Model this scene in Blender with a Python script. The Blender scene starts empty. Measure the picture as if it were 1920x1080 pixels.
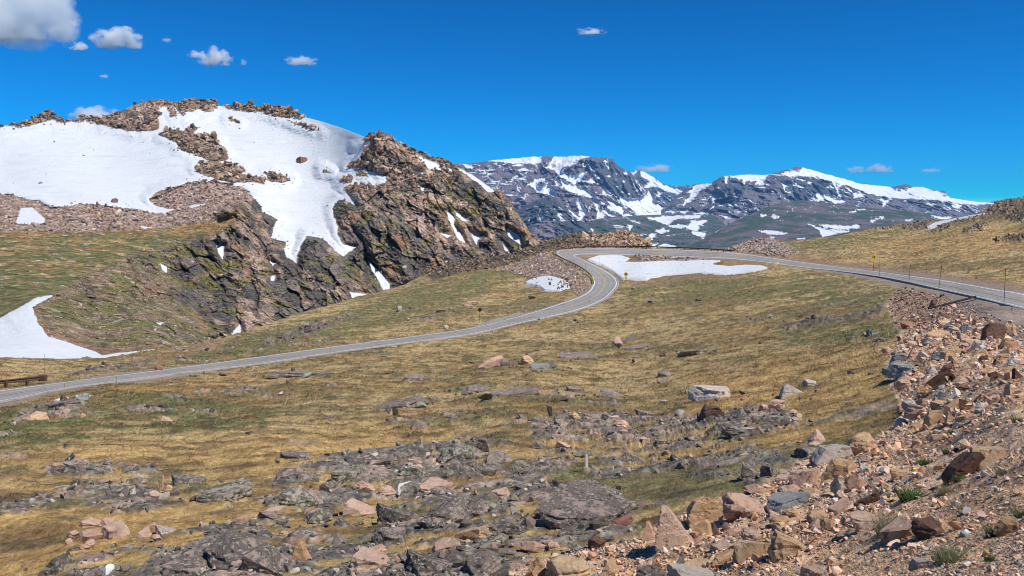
import bpy, bmesh, math, random
import numpy as np
from mathutils import Vector, Matrix
R = math.radians
rng = np.random.default_rng(11)
random.seed(5)
FPX = 1600.0; CX = 960.0; HZ = 405.0
scene = bpy.context.scene
COL = scene.collection

# ------------------------------------------------------------------ camera
cam_d = bpy.data.cameras.new("camera"); cam = bpy.data.objects.new("camera", cam_d); COL.objects.link(cam)
cam_d.sensor_width = 36; cam_d.lens = 36*FPX/1920; cam_d.shift_y = -(540-HZ)/1920
cam_d.clip_start = 0.1; cam_d.clip_end = 80000
cam.rotation_euler = (R(90), 0, 0); scene.camera = cam

def ray(px, py):
    px = np.asarray(px, float); py = np.asarray(py, float)
    return np.stack([(px-CX)/FPX, np.ones_like(px), (HZ-py)/FPX], -1)

# ------------------------------------------------------------------ noise
from concurrent.futures import ThreadPoolExecutor
_pool = ThreadPoolExecutor(4)
FLAT = [False]    # True: plan-view noise (x, y only)
def _h(ix, iy, iz, s):
    h = ix*np.uint32(374761393)+iy*np.uint32(668265263)+iz*np.uint32(2147483647)+np.uint32((s*1274126177) & 0xffffffff)
    h = (h ^ (h >> np.uint32(13)))*np.uint32(1274126177)
    h = (h ^ (h >> np.uint32(16)))*np.uint32(2246822519)
    h ^= h >> np.uint32(15)
    return h
_G = rng.normal(size=(64, 3)); _G /= np.linalg.norm(_G, axis=1)[:, None]; _G = _G.astype(np.float32)
_G2 = np.stack([np.cos(np.arange(64)*2*np.pi/64), np.sin(np.arange(64)*2*np.pi/64)], 1).astype(np.float32)
def _pn(P, s, flat):
    fl = np.floor(P); f = (P-fl).astype(np.float32); i = fl.astype(np.int64).astype(np.uint32)
    u = f*f*f*(f*(f*6-15)+10); out = 0; Z0 = np.zeros(len(P), np.uint32)
    for dx in (0, 1):
        wx = u[:, 0] if dx else 1-u[:, 0]
        for dy in (0, 1):
            wxy = wx*(u[:, 1] if dy else 1-u[:, 1])
            if flat:
                g = _G2[_h(i[:, 0]+np.uint32(dx), i[:, 1]+np.uint32(dy), Z0, s) & np.uint32(63)]
                out = out+wxy*(g[:, 0]*(f[:, 0]-dx)+g[:, 1]*(f[:, 1]-dy))
                continue
            for dz in (0, 1):
                g = _G[_h(i[:, 0]+np.uint32(dx), i[:, 1]+np.uint32(dy), i[:, 2]+np.uint32(dz), s) & np.uint32(63)]
                out = out+wxy*(u[:, 2] if dz else 1-u[:, 2])*(g[:, 0]*(f[:, 0]-dx)+g[:, 1]*(f[:, 1]-dy)+g[:, 2]*(f[:, 2]-dz))
    return out*1.5
def _fb(Q, o, s, g, ridge, flat):
    a = 1.0; t = 0; n = 0
    for k in range(o):
        v = _pn(Q*(2.03**k)+k*17.3, s+k, flat)
        if ridge: v = 1-2*np.abs(v)
        t = t+a*v; n += a; a *= g
    return t/n
def _par(fn, Q):
    if len(Q) < 8000: return fn(Q)
    return np.concatenate(list(_pool.map(fn, np.array_split(Q, max(4, len(Q)//60000)))))
def fbm(P, sc, o=4, s=0, g=0.5, ridge=False):
    sh = P.shape[:-1]; Q = (P/np.asarray(sc, float)).reshape(-1, 3); fl = FLAT[0]
    return _par(lambda q: _fb(q, o, s, g, ridge, fl), Q).astype(np.float64).reshape(sh)
def _wo(Q, s, flat):
    fl = np.floor(Q); f = (Q-fl).astype(np.float32); i = fl.astype(np.int64).astype(np.uint32)
    f1 = np.full(len(Q), 9., np.float32); f2 = f1.copy(); cid = np.zeros(len(Q), np.float32)
    for dx in (-1, 0, 1):
        for dy in (-1, 0, 1):
            for dz in ((0,) if flat else (-1, 0, 1)):
                h = _h(i[:, 0]+np.uint32(dx & 0xffffffff), i[:, 1]+np.uint32(dy & 0xffffffff), (i[:, 2]*np.uint32(0 if flat else 1))+np.uint32(dz & 0xffffffff), s)
                x = (h & np.uint32(1023)).astype(np.float32)/1023; y = ((h >> np.uint32(10)) & np.uint32(1023)).astype(np.float32)/1023
                d = (x+dx-f[:, 0])**2+(y+dy-f[:, 1])**2
                if not flat: d = d+(((h >> np.uint32(20)) & np.uint32(1023)).astype(np.float32)/1023+dz-f[:, 2])**2
                m = d < f1
                f2 = np.where(m, f1, np.minimum(f2, d))
                cid = np.where(m, (h*np.uint32(2654435761) >> np.uint32(8)).astype(np.float32)/16777216.0, cid)
                f1 = np.where(m, d, f1)
    return np.stack([np.sqrt(f1), np.sqrt(f2), cid], -1)
def worley(P, sc, s=0):
    sh = P.shape[:-1]; Q = (P/np.asarray(sc, float)).reshape(-1, 3); fl = FLAT[0]
    r = _par(lambda q: _wo(q, s, fl), Q).astype(np.float64)
    return r[:, 0].reshape(sh), r[:, 1].reshape(sh), r[:, 2].reshape(sh)
def sstep(a, b, x):
    t = np.clip((x-a)/(b-a), 0, 1); return t*t*(3-2*t)
def mixc(a, b, t):
    t = np.asarray(t)[..., None]; return np.asarray(a)*(1-t)+np.asarray(b)*t

# ------------------------------------------------------------------ interpolation and polygons in view angles
class TPS:
    def __init__(s, xy, v, lam=1e-3):
        s.xy = np.asarray(xy, float)/500.; n = len(v)
        K = s.k(s.xy, s.xy)+lam*np.eye(n)
        A = np.zeros((n+3, n+3)); A[:n, :n] = K
        A[:n, n] = 1; A[:n, n+1:] = s.xy; A[n, :n] = 1; A[n+1:, :n] = s.xy.T
        s.w = np.linalg.solve(A, np.concatenate([v, [0, 0, 0]]))
    def k(s, a, b):
        r2 = ((a[:, None, :]-b[None])**2).sum(-1); return np.where(r2 > 0, r2*np.log(r2+1e-12), 0)
    def __call__(s, x, y):
        sh = np.shape(x); q = np.stack([np.ravel(x), np.ravel(y)], -1)/500.; out = np.empty(len(q)); n = len(s.xy)
        for i in range(0, len(q), 40000):
            b = q[i:i+40000]; out[i:i+40000] = s.k(b, s.xy)@s.w[:n]+s.w[n]+b@s.w[n+1:]
        return out.reshape(sh)
def sdf(poly, X, Y, m=30):
    """signed distance in photo pixels, positive inside"""
    P = np.asarray(poly, float); sh = np.shape(X); x = np.ravel(X); y = np.ravel(Y)
    out = np.full(len(x), -999.)
    k = np.where((x > P[:, 0].min()-m) & (x < P[:, 0].max()+m) & (y > P[:, 1].min()-m) & (y < P[:, 1].max()+m))[0]
    if len(k) == 0: return out.reshape(sh)
    x = x[k]; y = y[k]; d = np.full(len(k), 1e9); ins = np.zeros(len(k), bool)
    for a, b in zip(P, np.roll(P, -1, 0)):
        e = b-a; w0 = x-a[0]; w1 = y-a[1]
        t = np.clip((w0*e[0]+w1*e[1])/(e@e+1e-9), 0, 1)
        d = np.minimum(d, (w0-e[0]*t)**2+(w1-e[1]*t)**2)
        c = (a[1] > y) != (b[1] > y)
        xi = a[0]+(y-a[1])*e[0]/(e[1] if abs(e[1]) > 1e-9 else 1e-9)
        ins ^= c & (x < xi)
    d = np.sqrt(d); out[k] = np.where(ins, d, -d)
    return out.reshape(sh)
def sdfs(polys, X, Y, m=30):
    o = np.full(np.shape(X), -999.)
    for p in polys: o = np.maximum(o, sdf(p, X, Y, m))
    return o
def mask(polys, X, Y, soft=8):
    if not isinstance(polys[0][0], (list, tuple)): polys = [polys]
    return sstep(-soft, soft, sdfs(polys, X, Y, soft+4))
def curve(pts):
    P = np.asarray(pts, float); return lambda x: np.interp(x, P[:, 0], P[:, 1])

# ------------------------------------------------------------------ mesh helpers
def build(name, V, F, mat=None, colors=None, smooth=False, parent=None, link=True, extra=None):
    V = np.ascontiguousarray(V, dtype=np.float32).reshape(-1, 3); F = np.ascontiguousarray(F, dtype=np.int32)
    me = bpy.data.meshes.new(name); n, k = F.shape
    me.vertices.add(len(V)); me.vertices.foreach_set("co", V.ravel())
    me.loops.add(n*k); me.loops.foreach_set("vertex_index", F.ravel())
    me.polygons.add(n); me.polygons.foreach_set("loop_start", np.arange(0, n*k, k, dtype=np.int32))
    me.polygons.foreach_set("loop_total", np.full(n, k, dtype=np.int32))
    me.polygons.foreach_set("use_smooth", np.full(n, smooth, dtype=bool))
    me.update(calc_edges=True)
    if colors is not None:
        c = np.ones((len(V), 4), np.float32); c[:, :3] = np.asarray(colors).reshape(-1, 3)
        a = me.color_attributes.new("tint", 'FLOAT_COLOR', 'POINT'); a.data.foreach_set("color", c.ravel())
    if mat: me.materials.append(mat)
    o = bpy.data.objects.new(name, me)
    if link: COL.objects.link(o)
    if parent: o.parent = parent
    return o
def grid_faces(r, c):
    i = np.arange(r*c).reshape(r, c)
    return np.stack([i[:-1, :-1], i[1:, :-1], i[1:, 1:], i[:-1, 1:]], -1).reshape(-1, 4)
def subset(V, F, C, keep):
    F = F[keep]; u, inv = np.unique(F, return_inverse=True)
    return V.reshape(-1, 3)[u], inv.reshape(F.shape), C.reshape(-1, 3)[u]
def tag(o, label=None, cat=None, group=None, kind=None):
    if label: o['label'] = label
    if cat: o['category'] = cat
    if group: o['group'] = group
    if kind or label: o['kind'] = kind or 'thing'
    return o
def empty(name, loc, rz=0):
    o = bpy.data.objects.new(name, None); COL.objects.link(o); o.location = loc; o.rotation_euler = (0, 0, rz)
    o.empty_display_size = 0.2
    return o
class MB:
    """collects boxes, tubes and prisms into one mesh"""
    def __init__(s): s.v = []; s.f = []
    def add(s, v, f):
        b = len(s.v); s.v += [tuple(p) for p in v]; s.f += [tuple(b+i for i in q) for q in f]
    def box(s, c, d, M=None):
        v = [Vector(((x*d[0])/2, (y*d[1])/2, (z*d[2])/2)) for x in (-1, 1) for y in (-1, 1) for z in (-1, 1)]
        if M: v = [M@p for p in v]
        v = [p+Vector(c) for p in v]
        s.add(v, [(0, 1, 3, 2), (4, 6, 7, 5), (0, 4, 5, 1), (2, 3, 7, 6), (0, 2, 6, 4), (1, 5, 7, 3)])
    def tube(s, pts, r, n=8, r2=None):
        pts = [Vector(p) for p in pts]; rings = []
        for i, p in enumerate(pts):
            t = (pts[min(i+1, len(pts)-1)]-pts[max(i-1, 0)]).normalized()
            a = t.cross(Vector((0, 0, 1)) if abs(t.z) < .9 else Vector((1, 0, 0))).normalized(); b = t.cross(a)
            rr = r if r2 is None else r+(r2-r)*i/(len(pts)-1)
            rings.append([p+(a*math.cos(2*math.pi*k/n)+b*math.sin(2*math.pi*k/n))*rr for k in range(n)])
        v = [q for g in rings for q in g]; f = []
        for i in range(len(pts)-1):
            for k in range(n):
                f.append((i*n+k, i*n+(k+1) % n, (i+1)*n+(k+1) % n, (i+1)*n+k))
        f.append(tuple(range(n))[::-1]); f.append(tuple((len(pts)-1)*n+k for k in range(n)))
        s.add(v, f)
    def sweep(s, pts, prof, up=Vector((0, 0, 1))):
        """prof: closed list of (out, up) swept along pts"""
        pts = [Vector(p) for p in pts]; n = len(prof); v = []; f = []
        for i, p in enumerate(pts):
            t = (pts[min(i+1, len(pts)-1)]-pts[max(i-1, 0)]); t.z = 0; t.normalize()
            o = t.cross(up)
            v += [p+o*a+up*b for a, b in prof]
        for i in range(len(pts)-1):
            for k in range(n): f.append((i*n+k, (i+1)*n+k, (i+1)*n+(k+1) % n, i*n+(k+1) % n))
        f.append(tuple(range(n))); f.append(tuple((len(pts)-1)*n+k for k in range(n))[::-1])
        s.add(v, f)
    def prism(s, poly, th, M):
        """flat outline in x,z with thickness th in y, then matrix M"""
        n = len(poly); v = [M@Vector((x, y, z)) for y in (-th/2, th/2) for x, z in poly]
        s.add(v, [tuple(range(n)), tuple(range(2*n-1, n-1, -1))]+[(i, i+n, (i+1) % n+n, (i+1) % n) for i in range(n)])
    def build(s, name, mat, parent=None, smooth=False):
        me = bpy.data.meshes.new(name); me.from_pydata(s.v, [], s.f); me.update()
        bm = bmesh.new(); bm.from_mesh(me); bmesh.ops.recalc_face_normals(bm, faces=bm.faces); bm.to_mesh(me); bm.free()
        me.materials.append(mat)
        if smooth: me.polygons.foreach_set("use_smooth", [True]*len(me.polygons))
        o = bpy.data.objects.new(name, me); COL.objects.link(o)
        if parent: o.parent = parent
        return o

# ------------------------------------------------------------------ materials
def new_mat(name):
    m = bpy.data.materials.new(name); m.use_nodes = True; nt = m.node_tree; b = nt.nodes["Principled BSDF"]
    b.inputs["Roughness"].default_value = 0.9; b.inputs["Specular IOR Level"].default_value = 0.15
    return m, nt, b
def nd(nt, t, **kw):
    n = nt.nodes.new(t)
    for k, v in kw.items(): setattr(n, k, v)
    return n
def noise_node(nt, scale, detail=4, rough=.6, coord=None):
    n = nd(nt, "ShaderNodeTexNoise"); n.inputs["Scale"].default_value = scale; n.inputs["Detail"].default_value = detail
    n.inputs["Roughness"].default_value = rough
    if coord: nt.links.new(coord, n.inputs["Vector"])
    return n
def ramp(nt, src, stops):
    r = nd(nt, "ShaderNodeValToRGB"); e = r.color_ramp.elements
    while len(e) < len(stops): e.new(0.5)
    for k, (p, c) in enumerate(stops):
        e[k].position = p; e[k].color = (*c, 1) if len(c) == 3 else c
    nt.links.new(src, r.inputs[0]); return r
def mix(nt, a, b, fac, mode='MIX'):
    m = nd(nt, "ShaderNodeMix", data_type='RGBA', blend_type=mode)
    for s, v in ((0, fac), (6, a), (7, b)):
        if isinstance(v, (int, float)): m.inputs[s].default_value = v
        elif isinstance(v, tuple): m.inputs[s].default_value = (*v, 1)
        else: nt.links.new(v, m.inputs[s])
    return m.outputs[2]
def bump(nt, b, src, strength, dist):
    n = nd(nt, "ShaderNodeBump"); n.inputs["Strength"].default_value = strength; n.inputs["Distance"].default_value = dist
    nt.links.new(src, n.inputs["Height"]); nt.links.new(n.outputs[0], b.inputs["Normal"])
def tinted(name, scales=((1.5, .5),), bscale=2.0, bdist=.05, bstr=.6, vor=None, rough=.95):
    """per-point tint attribute times fine mottling, with bump"""
    m, nt, b = new_mat(name); b.inputs["Roughness"].default_value = rough
    geo = nd(nt, "ShaderNodeNewGeometry").outputs["Position"]
    at = nd(nt, "ShaderNodeAttribute", attribute_name="tint").outputs["Color"]
    c = at
    for sc, amt in scales:
        n = noise_node(nt, sc, 3, .65, geo)
        r = ramp(nt, n.outputs["Fac"], [(.25, (1-amt,)*3), (.5, (1, 1, 1)), (.75, (1+amt,)*3)])
        c = mix(nt, c, r.outputs[0], 1.0, 'MULTIPLY')
    if vor:
        v = nd(nt, "ShaderNodeTexVoronoi"); v.inputs["Scale"].default_value = vor[0]; nt.links.new(geo, v.inputs["Vector"])
        hs = nd(nt, "ShaderNodeSeparateColor"); nt.links.new(v.outputs["Color"], hs.inputs[0])
        r = ramp(nt, hs.outputs[0], [(0, (1-vor[1],)*3), (1, (1+vor[1],)*3)])
        c = mix(nt, c, r.outputs[0], 1.0, 'MULTIPLY')
        bump(nt, b, v.outputs["Distance"], bstr, bdist)
    else:
        bump(nt, b, noise_node(nt, bscale, 5, .7, geo).outputs["Fac"], bstr, bdist)
    nt.links.new(c, b.inputs["Base Color"])
    return m
def plain(name, col, rough=.7, metal=0, nscale=6, var=.25):
    m, nt, b = new_mat(name); b.inputs["Roughness"].default_value = rough; b.inputs["Metallic"].default_value = metal
    geo = nd(nt, "ShaderNodeNewGeometry").outputs["Position"]
    n = noise_node(nt, nscale, 5, .65, geo)
    r = ramp(nt, n.outputs["Fac"], [(.3, tuple(v*(1-var) for v in col)), (.7, tuple(min(1, v*(1+var)) for v in col))])
    nt.links.new(r.outputs[0], b.inputs["Base Color"]); return m

M_GROUND = tinted("tundra ground", ((9, .5), (2.4, .35)), 14, .06, .9)
M_MOUNT = tinted("mountain rock", ((.9, .42), (.3, .3)), vor=(.5, .38), bdist=.8, bstr=.9)
M_FAR = tinted("far rock", ((.02, .2), (.006, .15)), bscale=.012, bdist=25, bstr=.8)
M_SNOW = tinted("snow", ((.35, .05), (.08, .04)), .35, .8, .8, rough=.6)
M_SNOWN = tinted("near snow", ((2.5, .07), (.5, .06)), 1.6, .14, .8, rough=.6)
M_FARSNOW = tinted("far snow", ((.01, .02),), .01, 6, .3, rough=.6)
# ------------------------------------------------------------------ sky, sun, haze
SUN_AZ = R(124)   # clockwise from the view direction (+Y)
SUN_EL = R(56)
w = bpy.data.worlds.new("World"); scene.world = w; w.use_nodes = True
nt = w.node_tree; bg = nt.nodes["Background"]
sky = nd(nt, "ShaderNodeTexSky", sky_type='NISHITA'); sky.sun_disc = False
sky.sun_elevation = SUN_EL; sky.sun_rotation = SUN_AZ
sky.altitude = 3300; sky.air_density = 1.0; sky.dust_density = 0.1; sky.ozone_density = 5.0
hs = nd(nt, "ShaderNodeHueSaturation"); hs.inputs["Saturation"].default_value = 2.8; hs.inputs["Hue"].default_value = .5
gm = nd(nt, "ShaderNodeGamma"); gm.inputs["Gamma"].default_value = 1.34
nt.links.new(sky.outputs[0], gm.inputs[0]); nt.links.new(gm.outputs[0], hs.inputs["Color"]); nt.links.new(hs.outputs[0], bg.inputs["Color"])
bg.inputs["Strength"].default_value = 0.070
sl = bpy.data.lights.new("sun", 'SUN'); sl.energy = 4.95; sl.angle = R(.53); sl.color = (1, .965, .9)
so = bpy.data.objects.new("sun", sl); COL.objects.link(so)
sd = Vector((math.sin(SUN_AZ)*math.cos(SUN_EL), math.cos(SUN_AZ)*math.cos(SUN_EL), math.sin(SUN_EL)))
so.rotation_euler = sd.to_track_quat('Z', 'Y').to_euler(); so.location = sd*100
vs = scene.view_settings; vs.view_transform = 'Standard'; vs.look = 'None'; vs.gamma = 1; vs.exposure = 0; vs.use_curve_mapping = False
scene.cycles.volume_bounces = 12; scene.cycles.max_bounces = 12; scene.cycles.transparent_max_bounces = 16
scene.cycles.diffuse_bounces = 3; scene.cycles.use_denoising = True; scene.cycles.filter_width = 0.95
scene.cycles.volume_step_rate = 1.0; scene.cycles.volume_max_steps = 128

def haze():
    m = bpy.data.materials.new("mountain air"); m.use_nodes = True; nt = m.node_tree
    nt.nodes.remove(nt.nodes["Principled BSDF"])
    v = nd(nt, "ShaderNodeVolumePrincipled"); v.inputs["Color"].default_value = (.18, .52, 1, 1)
    v.inputs["Density"].default_value = 0.000026; v.inputs["Anisotropy"].default_value = 0
    nt.links.new(v.outputs[0], nt.nodes["Material Output"].inputs["Volume"])
    b = MB(); b.box((0, 7000, -700), (26000, 23000, 3300))
    o = b.build("haze", m); tag(o, "thin blue mountain air between the valley and the far range", "haze", kind="stuff")
haze()

# ------------------------------------------------------------------ ground depth field
GC = [(0,1080,14),(480,1080,12),(960,1080,10),(1300,1080,8),(1600,1080,6),(1920,1080,4.6),(-400,1080,15),(2320,1080,3.6),
(0,1260,9.5),(960,1260,6.8),(1920,1260,3.0),(2320,1260,2.5),(-400,1260,10),
(0,900,24),(500,900,23),(960,900,21),(1300,900,17),(1500,870,16),(1700,900,9.5),(1920,900,6.6),(-400,900,26),(2320,880,5),
(0,800,42),(960,800,36),(1500,780,30),(1700,780,21),(1820,760,15),(1920,760,11),(500,800,40),(-400,800,44),(2320,760,8),
(0,742,64),(500,740,68),(960,700,75),(1500,700,52),(1650,690,42),(1760,700,27),(1850,650,34),(1920,665,27),(2320,700,22),
(200,707,80),(500,675,105),(800,627,130),(960,603,146),(1010,588,155),(1080,570,166),(1130,552,178),(1150,530,195),(1110,512,212),(1080,490,238),(1045,476,262),
(1080,469,276),(1160,470,278),(1280,474,262),(1370,479,238),(1440,487,212),(1506,496,188),(1580,505,163),(1649,514,140),(1704,523,120),(1760,533,102),(1827,546,86),(1882,558,76),(1920,565,71),(2150,615,60),(2320,650,54),
(900,650,112),(1200,600,128),(1200,660,96),(1500,600,94),(1700,600,72),(1820,605,58),(1920,612,56),
(0,690,88),(0,670,98),(-400,660,100),(-400,760,60),(190,675,108),(280,660,122),(379,646,138),(455,625,152),(553,592,178),(655,565,205),(731,545,225),(800,515,248),(880,492,265),(960,478,280),(1040,454,300),
(700,600,160),(850,560,190),(980,520,225),(1150,443,315),(1250,500,225),(1380,500,205),(1200,515,205),
(1400,455,290),(1480,453,285),(1560,444,290),(1700,421,315),(1780,406,300),(1840,392,275),(1920,372,265),(2320,340,200),(1500,475,235),(1700,470,200),(1900,450,170),(1900,500,112),(2320,500,90)]
GB = 250.0
_gc = np.array(GC, float)
_gt = TPS(_gc[:, :2], np.log(_gc[:, 2]*(_gc[:, 1]-GB)), 2e-4)
GTOP = curve([(-400,650),(0,667),(100,673),(187,673),(233,667),(280,657),(379,644),(455,622),(553,589),(655,562),(731,541),(760,533),(800,512),(830,498),(870,490),(920,484),(960,477),(1000,464),(1040,451),(1060,446),(1080,440),(1110,439),(1130,443),(1160,439),(1185,440),(1200,447),(1212,457),(1222,463),(1280,464.5),(1360,468),(1385,461),(1410,452),(1440,450),(1480,452),(1520,447),(1560,443),(1620,431),(1660,427),(1700,420),(1750,415),(1793,408),(1833,400),(1850,393),(1863,385),(1875,380),(1913,373),(2000,362),(2320,335)])
def gdepth(px, py): return np.exp(_gt(np.clip(px, -400, 2240), py))/(np.asarray(py, float)-GB)

# road edge stations: upper/outer edge, lower/inner edge
ST = [((-250,773),(-250,801)),((-120,751),(-120,774)),((0,734),(0,754)),((120,718),(120,729)),((185,709.5),(185,720)),((320,692.5),(320,702.5)),((480,671),(480,683.5)),((620,651.5),(620,662.5)),((760,633.5),(760,643.5)),((853,621),(853,631.5)),((903,611.5),(907,622)),((956,598.5),(966,608)),((1008,583.5),(1026,595)),((1050,570),(1077,583)),((1085,558),(1109,572)),((1103,548),(1135,559)),((1111.5,537),(1150,545)),((1113,528),(1157,533)),((1108.7,518.7),(1152.5,521.6)),((1094,505.6),(1135,508.5)),((1076.6,495.4),(1114.6,498)),((1059,485.5),(1097,489.6)),((1047,477.5),(1082,483)),((1046,472),(1076.6,479.5)),((1060,468.6),(1084,477.6)),((1098,466.7),(1106,476.6)),((1150,466.5),(1145,477)),((1220,467.3),(1212,479.5)),((1285,469.2),(1283,481.8)),((1368,473.5),(1360,484.5)),((1439,483),(1434,492)),((1506,492.5),(1503,501)),((1580,502),(1578,509)),((1649,510.6),(1648,518.5)),((1704,518),(1702,528.5)),((1760,525.5),(1757,541)),((1827,537),(1824,555.5)),((1882,547),(1880,569)),((1920,553),(1919,578.5)),((2150,598),(2148,636))]
def catmull(P, n):
    P = np.asarray(P, float); P = np.vstack([2*P[0]-P[1], P, 2*P[-1]-P[-2]]); out = []
    for i in range(1, len(P)-2):
        for t in np.linspace(0, 1, n, endpoint=False):
            a, b, c, d = P[i-1:i+3]
            out.append(.5*((2*b)+(c-a)*t+(2*a-5*b+4*c-d)*t*t+(3*b-a-3*c+d)*t**3))
    out.append(P[-2]); return np.array(out)
RA = catmull([s[0] for s in ST], 14); RB = catmull([s[1] for s in ST], 14)
def gpoint0(px, py): return ray(px, py)*gdepth(px, py)[..., None]
_rc = gpoint0((RA[:, 0]+RB[:, 0])/2, (RA[:, 1]+RB[:, 1])/2)
_tg = np.gradient(_rc[:, :2], axis=0); _tg /= np.linalg.norm(_tg, axis=1)[:, None]; _ab = (gpoint0(RA[:, 0], RA[:, 1])-gpoint0(RB[:, 0], RB[:, 1]))[:, :2]
_rw = np.abs(_ab[:, 0]*_tg[:, 1]-_ab[:, 1]*_tg[:, 0])/2; _rw = np.clip(_rw, 2.5, 7)
_rpoly = np.vstack([RA[::4], RB[::-4]])
def road_out(px, py, P):
    """metres outside the pavement edge (negative on it), from plan distance to the centre line"""
    sh = np.shape(px); q = P.reshape(-1, 3)[:, :2]; o = np.full(len(q), 99.)
    a = _rc[:-2:2, :2]; b = _rc[2::2, :2]
    e = b-a; ee = (e*e).sum(-1)+1e-9; W0 = _rw[:-2:2]; W1 = _rw[2::2]
    def run(x):
        dx = x[:, :1]-a[:, 0]; dy = x[:, 1:]-a[:, 1]
        t = np.clip((dx*e[:, 0]+dy*e[:, 1])/ee, 0, 1)
        d = np.sqrt((dx-e[:, 0]*t)**2+(dy-e[:, 1]*t)**2)-(W0*(1-t)+W1*t)
        return d.min(1)
    k = np.where((np.ravel(py) < 845) & (np.ravel(py) > 440))[0]
    if len(k): o[k] = np.concatenate(list(_pool.map(run, np.array_split(q[k], max(1, len(k)//5000)))))
    o = o.reshape(sh)
    s = sdf(_rpoly, px, py, 12)
    return np.where(s > 0, -1.0, o)

# ------------------------------------------------------------------ ground zones (outlines as seen, laid on the terrain)
Z_RUB = [(1700,800),(1660,700),(1668,655),(1690,625),(1660,575),(1680,545),(1720,535),(1760,545),(1920,582),(2400,720),(2400,1400),(880,1400),(960,1062),(1200,1000),(1290,960),(1400,930),(1490,880),(1540,850),(1620,840),(1680,800)]
Z_GRAV = [(1750,541),(1920,580),(2400,700),(2400,760),(1920,650),(1850,600),(1790,575)]
Z_DIRT = [(1395,478),(1430,468),(1500,482),(1640,498),(1760,512),(1920,532),(1920,556),(1760,526),(1580,502),(1440,484)]
Z_DARK = [[(60,1120),(150,1050),(380,990),(480,955),(530,880),(640,850),(800,850),(900,862),(1000,905),(1160,930),(1190,985),(1250,1010),(1300,1120)],
 [(80,880),(140,862),(260,868),(320,900),(310,945),(200,955),(100,925)],[(0,945),(60,925),(130,915),(150,935),(40,962),(0,965)],
 [(640,860),(800,835),(870,815),(905,830),(900,870),(760,905)],[(990,790),(1060,770),(1240,785),(1320,770),(1480,760),(1500,800),(1300,850),(1200,880),(1000,850)],
 [(1290,845),(1420,830),(1425,870),(1300,875)],[(1405,870),(1450,850),(1500,880),(1440,930),(1400,915)],[(960,860),(1110,840),(1060,890),(960,900)],
 [(40,755),(150,745),(165,765),(90,790),(30,795)]]
Z_TALUS = [[(936,509),(985,490),(1021,474),(1040,479),(1062,490),(1085,503),(1104,521),(1113,532),(1100,548),(1080,552),(1073,544),(1064,527),(1027,518),(992,521),(965,512)],
 [(1362,470),(1385,461),(1412,451),(1445,450),(1475,462),(1500,478),(1470,482),(1420,478)],
 [(1190,481),(1240,482),(1330,487),(1300,492),(1200,490)]]
Z_BANK = [(800,512),(830,497),(870,489),(920,483),(960,476),(1000,463),(1040,450),(1060,445),(1110,438),(1160,438),(1190,440),(1212,457),(1222,465),(1090,463),(1036,470),(1020,474),(940,500),(860,512),(810,530)]
Z_BLACK = [[(1855,390),(1875,380),(1920,372),(2300,340),(2300,440),(1920,415),(1860,408),(1820,412),(1790,420),(1765,436),(1740,436),(1770,422),(1850,403)],
 [(1620,432),(1700,419),(1752,415),(1735,430),(1650,430)],[(1805,432),(1850,420),(1840,432),(1812,438)],[(1860,450),(1900,442),(1960,440),(1940,450),(1870,455)],
 [(1460,612),(1530,600),(1600,590),(1660,585),(1650,596),(1560,606),(1480,622)],
 [(490,650),(540,625),(600,600),(660,585),(650,600),(560,640),(500,655)],[(130,700),(230,680),(300,672),(290,690),(180,705)]]
Z_GREEN = [[(-100,775),(100,752),(300,745),(520,765),(500,800),(300,820),(100,835),(-100,860)],[(1450,625),(1560,605),(1730,600),(1740,625),(1600,640),(1470,645)],
 [(230,695),(380,665),(480,625),(600,590),(700,558),(830,525),(960,500),(1040,505),(960,530),(850,570),(700,620),(480,665),(300,692)],
 [(1150,540),(1260,520),(1560,520),(1700,545),(1650,575),(1400,560),(1180,570)],[(960,900),(1020,880),(1110,895),(1100,930),(960,940)],
 [(1060,1045),(1150,1035),(1215,1045),(1200,1085),(1080,1080)],[(1470,455),(1620,434),(1700,440),(1640,455),(1480,475)],
 [(640,1000),(740,960),(830,935),(960,905),(960,925),(860,960),(700,1020),(620,1035)],[(1080,880),(1160,885),(1150,905),(1060,900)]]
Z_GOLD = [[(1600,455),(1760,440),(1900,425),(1940,450),(1840,480),(1640,475)],[(1300,700),(1680,640),(1690,760),(1500,820),(1300,800)],
 [(0,860),(300,830),(700,800),(900,820),(500,880),(300,860),(100,880)],[(0,960),(500,960),(400,1010),(100,1080),(0,1080)],[(0,700),(120,735),(500,700),(560,715),(200,745),(0,770)]]
Z_TURN = [(893,612),(905,604),(960,590),(1040,578),(1050,572),(1010,584),(960,598)]
Z_EARTH = [[(1085,477),(1120,476),(1130,482),(1100,490),(1085,483)],[(1184,487),(1215,482),(1360,486),(1440,496),(1450,506),(1420,508),(1440,500),(1360,496),(1353,489),(1250,490)],[(1165,528),(1260,520),(1390,518),(1380,526),(1250,530),(1190,540)],
 [(330,655),(400,640),(450,630),(380,665),(200,690),(230,678)]]

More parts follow.
